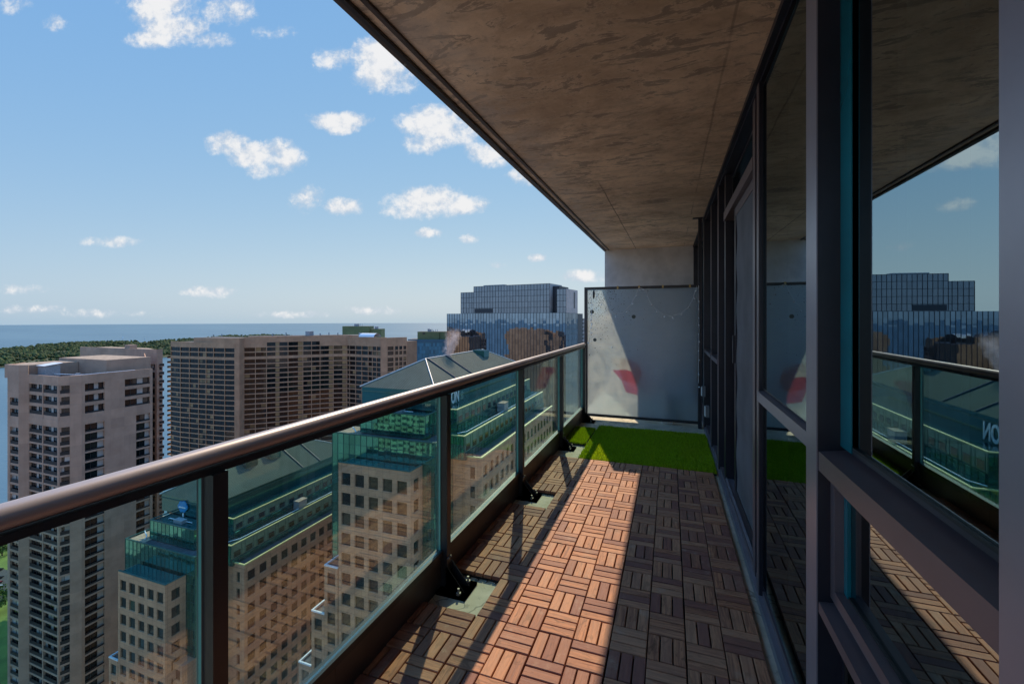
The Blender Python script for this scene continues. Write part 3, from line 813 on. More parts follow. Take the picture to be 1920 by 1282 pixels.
# middle unit
sill(-.837, .134, .962, 1.008, .488, "frame_light", .60, .006)
for (za, zb) in ((1.016, 2.49), (.06, .961)):      # this unit sits nearly flush and very slightly out of square
    m1 = MB(); m1.box(.5135, .60, .121, .130, za, zb, "frame_black"); m1.box(.5055, .60, -.837, -.828, za, zb, "frame_black")
    m1.box(.5135, .60, -.8275, .1205, za, za + .009, "frame_black"); m1.box(.5135, .60, -.8275, .1205, zb - .009, zb, "frame_black"); f = m1.build("window_frame", ww)
    m1 = MB(); m1.quad((.5125, .1205, za + .009), (.5040, -.8275, za + .009), (.5040, -.8275, zb - .009), (.5125, .1205, zb - .009), "window_glass"); m1.build("pane", f)
m1 = MB(); m1.box(.53, .60, -.837, .134, .036, .058, "frame_black"); m1.build("base_panel", ww)
# transom over the door, fixed lights beyond it
pane(.371, 1.699, 2.24, 2.53, .02, .575)
m1 = MB(); m1.box(.505, .62, .371, 1.699, 2.165, 2.235, "frame_bronze"); m1.build("door_head", ww)
sill(2.101, 2.749, .945, .985, .492, "frame_bronze", .60, .01); pane(2.101, 2.749, 1.0, 2.55, .02); pane(2.101, 2.749, .04, .944, .02)
sill(2.811, 3.659, .945, .985, .492, "frame_bronze", .60, .01); pane(2.811, 3.659, 1.0, 2.57, .02); pane(2.811, 3.659, .04, .944, .02)
pane(1.781, 2.029, .04, 2.53, .02)
pane(3.801, 6.179, .04, 2.59, .02)
# sliding door: open black gap, screen leaf with handle, bottom track
dr = MB(); dr.box(.532, .550, .42, .475, .05, 2.16, "frame_bronze"); dr.box(.532, .550, 1.215, 1.27, .05, 2.16, "frame_black")
dr.box(.532, .550, .4752, 1.2148, .05, .13, "frame_black"); dr.box(.532, .550, .4752, 1.2148, 2.10, 2.16, "frame_bronze")
door = dr.build("sliding_door", ww)
m1 = MB()
nseg = 40                                      # slightly rippled insect mesh
for k in range(nseg):
    za, zb = .13 + 1.97 * k / nseg, .13 + 1.97 * (k + 1) / nseg
    fa, fb = .0035 * math.sin(k * .9) , .0035 * math.sin((k + 1) * .9)
    m1.quad((.5395 + fa, 1.2148, za), (.5395 + fa, .4752, za), (.5395 + fb, .4752, zb), (.5395 + fb, 1.2148, zb), "insect_mesh")
m1.build("screen_panel", door)
m1 = MB(); m1.box(.516, .5318, 1.228, 1.256, 1.04, 1.24, "frame_black"); m1.build("handle", door)
m1 = MB(); m1.box(.52, .58, .371, 1.699, .0355, .046, "frame_light"); m1.box(.525, .529, .371, 1.699, .0462, .058, "frame_light"); m1.build("door_track", ww)
m1 = MB(); m1.box(.585, .60, .371, .47, .055, 2.16, "frame_black"); m1.quad((.592, 1.27, .055), (.592, .47, .055), (.592, .47, 2.16), (.592, 1.27, 2.16), "window_glass"); m1.build("glass_leaf", ww)

# dim room behind the glass
rm = thing("room_interior", "dim room behind the dark window glass", "room", (2, 0, -.03))
m1 = MB()
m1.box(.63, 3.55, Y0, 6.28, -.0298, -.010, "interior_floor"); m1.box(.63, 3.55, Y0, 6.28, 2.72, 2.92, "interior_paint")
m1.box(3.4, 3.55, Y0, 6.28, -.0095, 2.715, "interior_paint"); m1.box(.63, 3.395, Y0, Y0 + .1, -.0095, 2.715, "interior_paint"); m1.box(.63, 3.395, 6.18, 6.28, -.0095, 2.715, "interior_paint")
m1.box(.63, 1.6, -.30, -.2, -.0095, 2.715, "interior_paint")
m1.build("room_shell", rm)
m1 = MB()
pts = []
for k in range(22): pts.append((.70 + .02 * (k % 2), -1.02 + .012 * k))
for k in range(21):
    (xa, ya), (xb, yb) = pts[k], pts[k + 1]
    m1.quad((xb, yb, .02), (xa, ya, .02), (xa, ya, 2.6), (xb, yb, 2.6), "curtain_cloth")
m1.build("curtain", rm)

# ================================================================ CITY
GZ, WZ = -120.0, -121.0
# lake: a disc cut off where the real horizon dips below eye level
def fan_disc(name, cx, cy, rad, z, mat, n=96):
    mb = MB(); rings = [0, 200, 600, 1500, 4000, 8000, rad]
    V_ = [(cx, cy, z)]
    for r in rings[1:]:
        for k in range(n):
            a = 2 * math.pi * k / n; V_.append((cx + r * math.cos(a), cy + r * math.sin(a), z))
    F_ = [(0, 1 + k, 1 + (k + 1) % n) for k in range(n)]
    for i in range(len(rings) - 2):
        b0, b1 = 1 + i * n, 1 + (i + 1) * n
        for k in range(n): F_.append((b0 + k, b1 + k, b1 + (k + 1) % n, b0 + (k + 1) % n))
    mb.add(V_, F_, mat)
    return tag(mb.build(name), kind="structure")
fan_disc("lake", 0, 0, 13500, WZ, "lake_water")
# land: city block ground sheet with a shore on the far-left side
land = [(-372, 20), (-372, 137), (-300, 172), (-262, 200), (-230, 245), (-330, 330), (-300, 420), (-60, 520), (400, 640), (1500, 700), (1500, -900), (-372, -900)]
mb = MB(); mb.prism(land, WZ - 1, GZ, "paving"); tag(mb.build("ground"), kind="structure")
mb = MB(); mb.add([(-371, 30, GZ + .004), (-188, 30, GZ + .004), (-188, 96, GZ + .004), (-262, 134, GZ + .004), (-371, 134, GZ + .004)], [(0, 1, 2, 3, 4)], "park_grass"); tag(mb.build("lawn"), kind="structure")
mb = MB(); mb.add([(-330, 96, GZ + .008), (-270, 96, GZ + .008), (-270, 112, GZ + .008), (-330, 112, GZ + .008)], [(0, 1, 2, 3)], "asphalt"); tag(mb.build("car_park"), kind="structure")
mb = MB(); mb.add([(-261, -300, GZ + .004), (-190, -300, GZ + .004), (-190, 29, GZ + .004), (-261, 29, GZ + .004)], [(0, 1, 2, 3)], "asphalt"); tag(mb.build("road"), kind="structure")

# ---- island with woods
isl = [(-1450, 300), (-1575, 585), (-1525, 718), (-1512, 940), (-1560, 1200), (-1700, 1500), (-1900, 1850), (-2150, 2150), (-2700, 2400),
       (-2950, 2200), (-2620, 1820), (-2560, 1500), (-2760, 1330), (-2640, 1100), (-2480, 880), (-2600, 500), (-2500, 200)]
mb = MB(); mb.prism(isl, WZ - 1, WZ + 1.2, "island_soil"); tag(mb.build("island"), kind="structure")
def inpoly(x, y, P):
    c = False
    for i in range(len(P)):
        (xa, ya), (xb, yb) = P[i], P[i - 1]
        if (ya > y) != (yb > y) and x < (xb - xa) * (y - ya) / (yb - ya) + xa: c = not c
    return c
mb = MB("island_leaf")
rs = random.Random(3)
cnt = 0
while cnt < 4600:
    x, y = rs.uniform(-2950, -1440), rs.uniform(200, 2400)
    if not inpoly(x, y, isl): continue
    g = math.sin(x * .011 + 1.3) * math.cos(y * .013) + .5 * math.sin(x * .031 + y * .027)
    if g < -.75: continue
    q = project((x, y, GZ))
    if q is None or q[0] < -120 or q[0] > 700: cnt += .25; continue
    cnt += 1
    h = rs.uniform(7, 15) + 3.5 * max(0, g); r = rs.uniform(4.5, 8.5)
    for k in range(3):
        mb.blob((x + rs.uniform(-.6, .6) * r, y + rs.uniform(-.6, .6) * r, WZ + 1.2 + h * rs.uniform(.35, .72)), r * rs.uniform(.5, .9), "island_leaf", rs.uniform(.7, 1.0), .28, 1)
tag(mb.build("island_trees"), label="dark green woods covering the low island in the lake", cat="woods", kind="stuff")

# ---- sailing boats off the island
for (px_, py_, lab, s_) in ((230, 634.0, "larger white sailboat far out on the lake above the island trees", 1.0), (271, 635.6, "smaller white sailboat far out on the lake, right of the larger one", .7)):
    D = 121 * 815 / (py_ - HORIZ)
    x = CAM.x + D * (CY * (px_ - 960) / FPX - SY); y = CAM.y + D * (SY * (px_ - 960) / FPX + CY)
    t = thing("sailboat", lab, "sailboat", (x, y, WZ), "sailboats on the lake")
    L = 16 * s_
    m1 = MB(); m1.add([(x - L / 2, y, WZ + 2), (x, y - L * .16, WZ + 1.8), (x + L / 2, y, WZ + 1.8), (x, y + L * .16, WZ + 1.8), (x - L * .4, y, WZ - .5), (x, y - L * .08, WZ - .5), (x + L * .42, y, WZ - .5), (x, y + L * .08, WZ - .5)],
                      [(0, 1, 2, 3), (0, 4, 5, 1), (1, 5, 6, 2), (2, 6, 7, 3), (3, 7, 4, 0)], "car_white"); m1.build("hull", t)
    m1 = MB(); m1.tube([(x, y, WZ + 2), (x, y, WZ + 24 * s_)], .18, "frame_light", 6); m1.build("mast", t)
    m1 = MB(); m1.add([(x - .2, y, WZ + 3), (x - L * .5, y + 2, WZ + 3.2), (x - .2, y, WZ + 23 * s_)], [(0, 1, 2)], "sail"); m1.build("sail", t)
    m1 = MB(); m1.add([(x + .2, y, WZ + 21 * s_), (x + L * .42, y - 1.5, WZ + 2.6), (x + .4, y - .8, WZ + 3)], [(0, 1, 2)], "sail"); m1.build("jib", t)

# ---- facade toolkit
class Bld:
    """one building: Empty + wall mesh + window parts (the 100 that show largest; the rest one part)"""
    def __init__(s, name, label, cat, loc, group=None):
        s.root = thing(name, label, cat, loc, group); s.wall = MB(); s.wins = []
    def finish(s, wname="wall"):
        if s.wall.v: s.wall.build(wname, s.root)
        sc = []
        for (c, area, nrm, mb) in s.wins:
            v = Vector((CAM.x - c[0], CAM.y - c[1], CAM.z - c[2])); d = v.length
            q = project(c); f = max(0.02, (v.x * nrm[0] + v.y * nrm[1]) / d)
            vis = 1.0 if (q and -20 < q[0] < 1250 and 500 < q[1] < 1300) else .01
            sc.append((area * f / d / d * vis, mb))
        sc.sort(key=lambda a: -a[0])
        for (_, mb) in sc[:100]: mb.build("window", s.root)
        if len(sc) > 100:
            rest = MB()
            for (_, mb) in sc[100:]: rest.extend(mb)
            rest.build("window", s.root, kind="stuff")
    def facade(s, A, B_, z0, nfl, fh, slab, cols, depth=.8, wmat="tower_concrete", pane="apartment_pane", strips=3, rail=None, proud=.06, frac=False, frame="mullion_dark", smat=None, skip=None):
        A = Vector((A[0], A[1])); B2 = Vector((B_[0], B_[1])); u = (B2 - A); L = u.length; u /= L; n = Vector((u.y, -u.x))
        if frac: cols = [(a * L, b * L) for a, b in cols]
        w = s.wall; zt_ = z0 + nfl * fh
        prev = 0.003
        for (a, b) in list(cols) + [(L - .003, L - .003)]:
            if a - prev > .02: w.obox(A, u, n, prev, a, -depth - .1, 0, z0, zt_, wmat)
            prev = b
        for ci, (a, b) in enumerate(cols):
            for k in range(nfl):
                z = z0 + k * fh
                w.obox(A, u, n, a + .001, b - .001, -depth - .08, -proud, z, z + slab, smat or wmat)
                if skip and skip(ci, k):
                    w.obox(A, u, n, a + .001, b - .001, -depth - .08, -proud - .004, z + slab + .001, z + fh - .001, wmat); continue
                m = MB(pane)
                za, zb = z + slab + .002, z + fh - .002
                d = -depth
                def P(ss, dd, zz): return (A.x + u.x * ss + n.x * dd, A.y + u.y * ss + n.y * dd, zz)
                ns = strips if isinstance(strips, int) else max(1, int((b - a) / strips))
                for q in range(ns):
                    sa, sb = a + (b - a) * q / ns, a + (b - a) * (q + 1) / ns
                    ji = [ru(-.012, .012) for _ in range(3)]
                    m.quad(P(sa, d + ji[0], za), P(sb, d + ji[1], za), P(sb, d + ji[1] + ji[2], zb), P(sa, d + ji[0] + ji[2], zb), pane)
                    if q: m.obox(A, u, n, sa - .045, sa + .045, d + .02, d + .09, za, zb, frame)
                m.obox(A, u, n, a, b, d + .02, d + .08, zb - .10, zb, frame)
                if rail:
                    m.obox(A, u, n, a + .02, b - .02, -proud - .14, -proud - .10, za, za + (zb - za) * rail, "balcony_rail_dark")
                cpt = (A.x + u.x * (a + b) / 2, A.y + u.y * (a + b) / 2, (za + zb) / 2)
                s.wins.append((cpt, (b - a) * (zb - za), (n.x, n.y), m))
        return A, u, n, L
    def band(s, A, B_, z0, z1, d0, d1, mat):
        A = Vector((A[0], A[1])); B2 = Vector((B_[0], B_[1])); u = (B2 - A); L = u.length; u /= L; n = Vector((u.y, -u.x))
        s.wall.obox(A, u, n, .003, L - .003, d0, d1, z0, z1, mat)

def curtain(mb, A, B_, z0, z1, pw, ph, glass, bar, jit=.012, bw=.05, bd=.05, hb=True, off=0.0):
    A = Vector((A[0], A[1])); B2 = Vector((B_[0], B_[1])); u = (B2 - A); L = u.length; u /= L; n = Vector((u.y, -u.x))
    nu = max(1, round(L / pw)); nv = max(1, round((z1 - z0) / ph))
    for i in range(nu):
        for j in range(nv):
            sa, sb = L * i / nu, L * (i + 1) / nu; za, zb = z0 + (z1 - z0) * j / nv, z0 + (z1 - z0) * (j + 1) / nv
            a, b, c = ru(-jit, jit), ru(-jit, jit), ru(-.3, .3) * jit
            P = []
            for (ss, zz, k) in ((sa, za, -a - b), (sb, za, a - b + c), (sb, zb, a + b), (sa, zb, -a + b - c)):
                d = off - .03 + k; P.append((A.x + u.x * ss + n.x * d, A.y + u.y * ss + n.y * d, zz))
            mb.add(P, [(0, 1, 2, 3)], glass)
    for i in range(nu + 1):
        sx = min(max(L * i / nu, bw / 2), L - bw / 2)
        mb.obox(A, u, n, sx - bw / 2, sx + bw / 2, off - .08, off + bd, z0, z1, bar)
    if hb:
        for j in range(nv + 1):
            zz = min(max(z0 + (z1 - z0) * j / nv, z0 + bw / 2), z1 - bw / 2)
            mb.obox(A, u, n, 0, L, off - .07, off + bd * .6, zz - bw / 2, zz + bw / 2, bar)

# ---------------------------------------------------------------- left apartment tower
T1 = Bld("apartment_tower", "pinkish brown concrete apartment tower with recessed balconies, leftmost building by the lake", "building", (-165, 80, GZ))
zt1 = -14.6
Q0, Q1, Q2 = (-186.2, 72.0), (-180.9, 66.4), (-175.0, 66.4)
R0, R1 = (-174.0, 68.0), (-159.2, 68.0)
R2, R3 = (-158.2, 70.1), (-157.25, 72.2)
R4 = (-157.25, 90.2)
def t1_face(A, B_, cols, rows, rail=.42, strips=4, skip=None, depth=1.1):
    for (z0, nf, fh, slab) in rows:
        T1.facade(A, B_, z0, nf, fh, slab, cols, depth, "tower_concrete", "apartment_pane", strips, rail, skip=skip)
# main rows: three tall storeys, a solid band, then the regular stack down to the podium
ztop = zt1 - 2.6
main_rows = [(ztop - 3 * 3.17, 3, 3.17, .95), (ztop - 3 * 3.17 - 2.1 - 31 * 2.77, 31, 2.77, .50)]
band_z = (ztop - 3 * 3.17 - 2.1, ztop - 3 * 3.17)
def t1_solid(A, B_, dep=1.1):
    T1.band(A, B_, ztop, zt1, -.4, 0.0, "tower_concrete")
    T1.band(A, B_, band_z[0], band_z[1], -dep - .1, 0.003, "tower_concrete")
t1_face(R0, R1, [(.2, 6.9), (7.35, 14.3)], main_rows, strips=5, depth=.55); t1_solid(R0, R1)
t1_face(R1, R2, [(.10, 2.22)], main_rows, strips=2, depth=.5); t1_solid(R1, R2)
T1.band(R2, R3, GZ, zt1, -1.2, .02, "tower_concrete")
# right flank: window column, blank panel, wider column at the top rows and narrower below
flank_rows = [(ztop - 3 * 3.17, 3, 3.17, 1.0), (ztop - 3 * 3.17 - 2.1 - 31 * 2.77, 31, 2.77, .62)]
T1.facade(R3, R4, flank_rows[0][0], 3, 3.17, 1.0, [(.7, 5.3), (10.4, 17.3)], .65, "tower_concrete", "apartment_pane", 4, .2)
T1.facade(R3, R4, flank_rows[1][0], 31, 2.77, .50, [(.7, 5.3), (13.4, 17.3)], .65, "tower_concrete", "apartment_pane", 3, .2)
t1_solid(R3, R4)
# left bay
zl = -11.9
left_rows = [(zl - 9.4 - 2 * 3.17, 2, 3.17, 1.0), (zl - 9.4 - 2 * 3.17 - 2.1 - 31 * 2.77, 31, 2.77, .62)]
for (A, B_, cc) in ((Q0, Q1, [(1.6, 6.9)]), (Q1, Q2, [(1.2, 5.7)])):
    for (z0, nf, fh, slb) in left_rows: T1.facade(A, B_, z0, nf, fh, slb, cc, .5, "tower_concrete", "apartment_pane", 2, .4)
    T1.band(A, B_, zl - 9.4, zl, -.4, 0.0, "tower_concrete"); T1.band(A, B_, zl - 9.4 - 2 * 3.17 - 2.1, zl - 9.4 - 2 * 3.17, -1.1, .003, "tower_concrete")
T1.band(Q2, R0, GZ, zl, -.5, .0, "tower_concrete")
# rear wing showing behind the right flank
W0, W1, W2 = (-215, 99.0), (-169.95, 99.0), (-169.95, 100.9)
zw = -9.4
for (A, B_, cc) in ((W0, W1, [(41.0, 44.0)]), (W1, W2, [(.4, 1.7)])):
    T1.facade(A, B_, zw - 5.2 - 36 * 2.9, 36, 2.9, .8, cc, .7, "tower_concrete", "apartment_pane", 2, .35)
    T1.band(A, B_, zw - 5.2, zw, -.4, 0, "tower_concrete")
for k in range(34):   # small balconies stepping out on the far flank
    z = zw - 6 - k * 2.9
    T1.wall.box(-169.9, -169.3, 99.6, 101.0, z - .12, z + .12, "tower_concrete"); T1.wall.box(-169.35, -169.3, 99.6, 101.0, z + .13, z + .95, "balcony_rail_dark")
core = [(-185.6, 72.4), (-180.6, 67.6), (-175.2, 67.6), (-173.8, 69.2), (-159.9, 69.2), (-158.4, 72.4), (-158.4, 90.2), (-171.0, 97.2), (-185.6, 97.2)]
T1.wall.prism(core, GZ, zt1 - 1.4, "tower_concrete", "roof_tar")
T1.wall.prism([(-215, 99.8), (-171.0, 99.8), (-171.0, 100.5), (-190, 108), (-215, 108)], GZ, zw - .5, "tower_concrete", "roof_gravel")
# base podium band closing the stacks
zb1 = main_rows[1][0]
for (A, B_) in ((R0, R1), (R1, R2), (R3, R4), (Q0, Q1), (Q1, Q2)): T1.band(A, B_, GZ, zb1 + 2.8 if A in (Q0, Q1) else zb1, -1.15, -.01, "tower_concrete")
T1.finish()
# roof structures
m1 = MB(); m1.box(-186, -161.2, 80, 92, zt1 - 1.5, -11.2, "tower_concrete"); m1.box(-185.7, -161.5, 80.3, 91.7, -11.195, -11.15, "roof_gravel"); m1.build("penthouse", T1.root)
m1 = MB(); m1.box(-185.9, -175.3, 67.7, 79.9, zt1 - 1.5, -12.1, "tower_concrete"); m1.box(-185.6, -175.6, 68.0, 79.7, -12.095, -12.05, "roof_gravel"); m1.build("penthouse", T1.root)
m1 = MB(); m1.box(-190, -187, 100.2, 102.5, -9.85, -8.2, "tower_concrete"); m1.build("stair_tower", T1.root)
m1 = MB(); m1.add([(-172.0, 96.2, zt1 - 1.4), (-163.2, 91.8, zt1 - 1.4), (-163.2, 91.8, -12.4), (-172.0, 96.2, -10.6), (-172.2, 96.6, zt1 - 1.4), (-163.4, 92.2, zt1 - 1.4), (-163.4, 92.2, -12.4), (-172.2, 96.6, -10.6)],
                  [(0, 1, 2, 3), (4, 7, 6, 5), (3, 2, 6, 7), (0, 4, 5, 1), (1, 5, 6, 2), (0, 3, 7, 4)], "pink_granite"); m1.build("roof_screen", T1.root)
m1 = MB(); m1.box(-174.6, -170.6, 70.2, 73.5, zt1 - 1.38, -12.3, "unit_metal"); m1.add([(-174.8, 69.8, -12.28), (-170.2, 69.8, -12.28), (-170.2, 74, -11.7), (-174.8, 74, -11.7)], [(0, 1, 2, 3)], "parapet_white"); m1.build("cooling_unit", T1.root)
for (x, y, s_) in ((-166, 74.8, .9), (-164.3, 75, .7), (-162, 75, .8), (-160.2, 86, .8), (-161, 80, .6)): 
    m1 = MB(); m1.box(x, x + s_, y, y + s_, zt1 - 1.38, zt1 - 1.4 + s_ * 1.4, "unit_metal"); m1.build("roof_vent", T1.root)
m1 = MB(); m1.tube([(-172, 72, zt1 - .2), (-159.2, 73, zt1 - .1), (-158.4, 86, zt1 - .1)], .1, "parapet_white", 6)
m1.build("roof_pipe", T1.root)

# ---------------------------------------------------------------- wide slab block behind
T2 = Bld("apartment_block", "wide brown concrete slab apartment block with a wavy gridded front by the lake", "building", (-215, 195, GZ))
S = [(-274.1, 168.3), (-264.6, 167.5), (-250.7, 168.3), (-239.8, 169.1), (-232.0, 169.8), (-225.8, 171.0), (-223.6, 172.2), (-224.6, 175.6), (-216.2, 183.0), (-208.8, 191.0), (-203.9, 197.1), (-197.4, 203.7), (-192.1, 208.8), (-185.8, 213.2), (-182.9, 212.1), (-168.3, 211.0), (-158.1, 209.4), (-155.5, 211.4), (-153.5, 216.4), (-149.5, 223.2)]
fh2 = 2.83
zt2 = -12.6            # top of the regular window stack
def seg2(i, j, ncol, top, nf_extra=0, pier=.32, depth=.40, pane="slab_pane"):
    A, B_ = S[i], S[j]
    L = math.hypot(B_[0] - A[0], B_[1] - A[1]); wcol = L / ncol
    cols = [(k * wcol + pier / 2, (k + 1) * wcol - pier / 2) for k in range(ncol)]
    zA = zt2 - 2.2 - fh2 * 2
    T2.facade(A, B_, zA, 2 + nf_extra, fh2, .62, cols, depth, "slab_concrete", pane, 2.0, None, .05)
    T2.band(A, B_, zA - .95, zA, -depth - .1, .003, "slab_concrete")
    n = int((zA - .95 - GZ) / fh2)
    T2.facade(A, B_, zA - .95 - n * fh2, n, fh2, .60, cols, depth, "slab_concrete", pane, 2.0, .16, .05)
    T2.band(A, B_, GZ, zA - .95 - n * fh2, -depth - .1, -.01, "slab_concrete")
    zz = zA + (2 + nf_extra) * fh2
    T2.band(A, B_, zz, top, -.5, .002, "slab_concrete")
seg2(0, 1, 1, -11.7); seg2(1, 2, 2, -11.7); seg2(2, 3, 2, -11.7); seg2(3, 4, 1, -9.2); seg2(4, 5, 1, -9.2)
T2.band(S[5], S[6], GZ, -9.2, -1, .1, "slab_concrete"); T2.band(S[6], S[7], GZ, -9.2, -1, .1, "slab_concrete")
seg2(7, 8, 2, -9.0); seg2(8, 9, 1, -9.0, 1); seg2(9, 10, 1, -9.0, 1); seg2(10, 11, 2, -8.8, 1); seg2(11, 12, 1, -8.4); seg2(12, 13, 1, -8.4); seg2(13, 14, 1, -8.4)
seg2(14, 15, 3, -9.4); seg2(15, 16, 3, -9.4)
T2.band(S[16], S[17], GZ, -9.4, -1, .1, "slab_concrete")
seg2(17, 18, 1, -9.6, 0, 1.4); seg2(18, 19, 3, -9.6, 0, .7)
back2 = [(-150.5, 236), (-172, 226), (-188, 228), (-215, 206), (-236, 186), (-274, 186)]
inner = [(x - .35, y + 1.2) for (x, y) in S]
T2.wall.prism(inner + back2, GZ, -12.2, "slab_concrete", "roof_tar")
T2.finish()
m1 = MB(); m1.prism([(-256, 169.3), (-240, 170.2), (-226.5, 171.9), (-226, 184), (-256, 184)], -12.19, -9.3, "slab_concrete", "roof_tar"); m1.build("penthouse", T2.root)
m1 = MB(); m1.prism([(-224, 178), (-198, 205), (-187, 214.3), (-170, 212.6), (-172, 224), (-188, 227), (-214, 206), (-232, 184)], -12.18, -8.6, "slab_concrete", "roof_tar"); m1.build("penthouse", T2.root)
for k in range(38):    # balconies sticking out of the left gable
    z = zt2 - 8.9 - k * fh2
    if z < GZ: break
    m1 = MB()
    m1.box(-276.6, -274.2, 168.0, 170.2, z - .14, z + .14, "slab_concrete"); m1.box(-276.6, -276.5, 168.0, 170.2, z + .15, z + 1.1, "balcony_rail_dark")
    m1.build("side_balcony", T2.root)
for (x, y, s_, h) in ((-206, 201, 3.2, 2.6), (-219, 189, .5, 1.4), (-214, 194, .4, 2.0), (-200, 206, .5, 1.3), (-196, 209, .4, 1.8), (-192, 212, .5, 1.5), (-250, 176, .5, .9), (-243, 176, .4, 1.2), (-180, 217, 1.2, 1.5)): 
    m1 = MB(); m1.box(x, x + s_, y, y + s_, -8.59, -8.6 + h, "unit_metal"); m1.build("roof_vent", T2.root)
m1 = MB()                                   # barrel vaulted plant cover
for k in range(10):
    a0, a1 = math.pi * k / 10, math.pi * (k + 1) / 10
    P = lambda a, x: (x, 215.5 - 3.4 * math.cos(a), -9.4 + 2.2 * math.sin(a))
    m1.quad(P(a0, -176), P(a1, -176), P(a1, -165), P(a0, -165), "parapet_white")
m1.add([(-176, 215.5 - 3.4 * math.cos(math.pi * k / 10), -9.4 + 2.2 * math.sin(math.pi * k / 10)) for k in range(11)], [tuple(range(11))], "parapet_white")
m1.build("vault_roof", T2.root)

# ---------------------------------------------------------------- twin stepped office towers with hipped green roofs
def parapet(mb, x0, x1, y0, y1, z, mat, w=.30, h=.20, sides="FRLB"):
    if 'F' in sides: mb.box(x0 - .05, x1 + .05, y0 - .05, y0 + w, z, z + h, mat)
    if 'B' in sides: mb.box(x0 - .05, x1 + .05, y1 - w, y1 + .05, z, z + h, mat)
    if 'R' in sides: mb.box(x1 - w, x1 + .05, y0 + w + .002, y1 - w - .002, z, z + h, mat)
    if 'L' in sides: mb.box(x0 - .05, x0 + w, y0 + w + .002, y1 - w - .002, z, z + h, mat)
def office(label, ox, oy, oz, PL, RY, L3, sign, dorm, chimney):
    b = Bld("office_tower", label, "building", (ox, oy + 25, GZ), "stepped office towers with green hipped roofs")
    r = b.root; zb = GZ - oz
    X = lambda x: ox + x
    Yc = lambda y: oy + y
    Z = lambda z: oz + z
    nfl = int((0 - zb - 2) / 4.0)
    base = -1.05
    # granite front bay
    cols = [(.75 + 3.27 * k, 2.95 + 3.27 * k) for k in range(5)]
    zlo = Z(base - .85 - nfl * 4.0)
    b.facade((X(-15.3), Yc(0)), (X(1.4), Yc(0)), zlo, nfl, 4.0, 1.55, cols, .28, "pink_granite", "office_pane", 1, None, .004, frame="mullion_dark")
    b.band((X(-15.3), Yc(0)), (X(1.4), Yc(0)), Z(base - .85), Z(0), -.4, 0, "pink_granite")
    b.facade((X(1.4), Yc(0)), (X(1.4), Yc(4.4)), zlo, nfl, 4.0, 1.55, [(1.3, 3.2)], .28, "pink_granite", "office_pane", 1, None, .004)
    b.band((X(1.4), Yc(0)), (X(1.4), Yc(4.4)), Z(base - .85), Z(0), -.4, 0, "pink_granite")
    b.wall.box(X(-15.2), X(1.0), Yc(.4), Yc(4.0), GZ, Z(-.35), "pink_granite")
    b.wall.box(X(-15.0), X(1.0), Yc(.42), Yc(4.0), Z(-.345), Z(-.30), "deep_teal")
    # granite right wing
    y3, x3 = 11.7, 10.9
    ncol = int((L3 - y3 - .8) / 3.27)
    wc = [(.9 + 3.27 * k, 3.0 + 3.27 * k) for k in range(ncol)]
    b.facade((X(x3), Yc(y3)), (X(x3), Yc(L3)), zlo, nfl, 4.0, 1.7, wc, .28, "pink_granite", "office_pane", 1, None, .004)
    b.band((X(x3), Yc(y3)), (X(x3), Yc(L3)), Z(base - .85), Z(0), -.4, 0, "pink_granite")
    b.facade((X(7.0), Yc(y3)), (X(x3), Yc(y3)), zlo, nfl, 4.0, 1.55, [(1.3, 2.4)], .28, "pink_granite", "office_pane", 1, None, .004)
    b.band((X(7.0), Yc(y3)), (X(x3), Yc(y3)), Z(base - .85), Z(0), -.4, 0, "pink_granite")
    b.wall.box(X(-20), X(x3 - .45), Yc(y3 + .45), Yc(L3 + .4), GZ, Z(-.5), "pink_granite"); b.wall.box(X(4), X(x3 - .45), Yc(y3 + .45), Yc(L3 + .4), Z(-.495), Z(-.45), "roof_tar")
    # lower steps beside the front bay
    for k, (dx, zt_) in enumerate(((3.6, -21.5), (7.0, -31.5), (10.4, -43))):
        za = Z(zt_)
        nn = int((za - 1.2 - GZ) / 4.0)
        xa = -15.3 - dx
        b.facade((X(xa), Yc(.05)), (X(xa + 3.35), Yc(.05)), za - 1.2 - nn * 4.0, nn, 4.0, 1.55, [(.7, 2.7)], .28, "pink_granite", "office_pane", 1, None, .004)
        b.wall.box(X(xa), X(xa + 3.35), Yc(.05), Yc(.45), za - 1.2, za, "pink_granite"); b.wall.box(X(xa), X(xa + 3.35), Yc(.46), Yc(6), GZ, za - .4, "pink_granite")
    if True:
        for (xa, xb, zt_) in ((1.405, 4.4, -18.4),):
            za = Z(zt_); nn = int((za - 1.2 - GZ) / 4.0)
            b.facade((X(xa), Yc(1.6)), (X(xb), Yc(1.6)), za - 1.2 - nn * 4.0, nn, 4.0, 1.55, [(.6, 2.4)], .28, "pink_granite", "office_pane", 1, None, .004)
            b.wall.box(X(xa), X(xb), Yc(1.6), Yc(2.0), za - 1.2, za, "pink_granite"); b.wall.box(X(xa), X(xb), Yc(2.01), Yc(6), GZ, za - .3, "pink_granite")
    b.finish()
    m1 = MB()
    for k, (dx, zt_) in enumerate(((3.6, -21.5), (7.0, -31.5), (10.4, -43))):
        za = Z(zt_); xa = -15.3 - dx
        m1.box(X(xa) - .05, X(xa + 3.35), Yc(0), Yc(.3), za + .002, za + .3, "parapet_white"); m1.box(X(xa) - .05, X(xa) + .3, Yc(.302), Yc(6), za + .002, za + .3, "parapet_white")
        m1.box(X(xa), X(xa + 3.35), Yc(.47), Yc(6), za - .395, za - .35, "roof_tar")
        m1.box(X(xa) + .3, X(xa + 3.35), Yc(2.6), Yc(2.85), za - 4.2, za - 4.0, "parapet_white")
    m1.build("terrace_parapet", r)
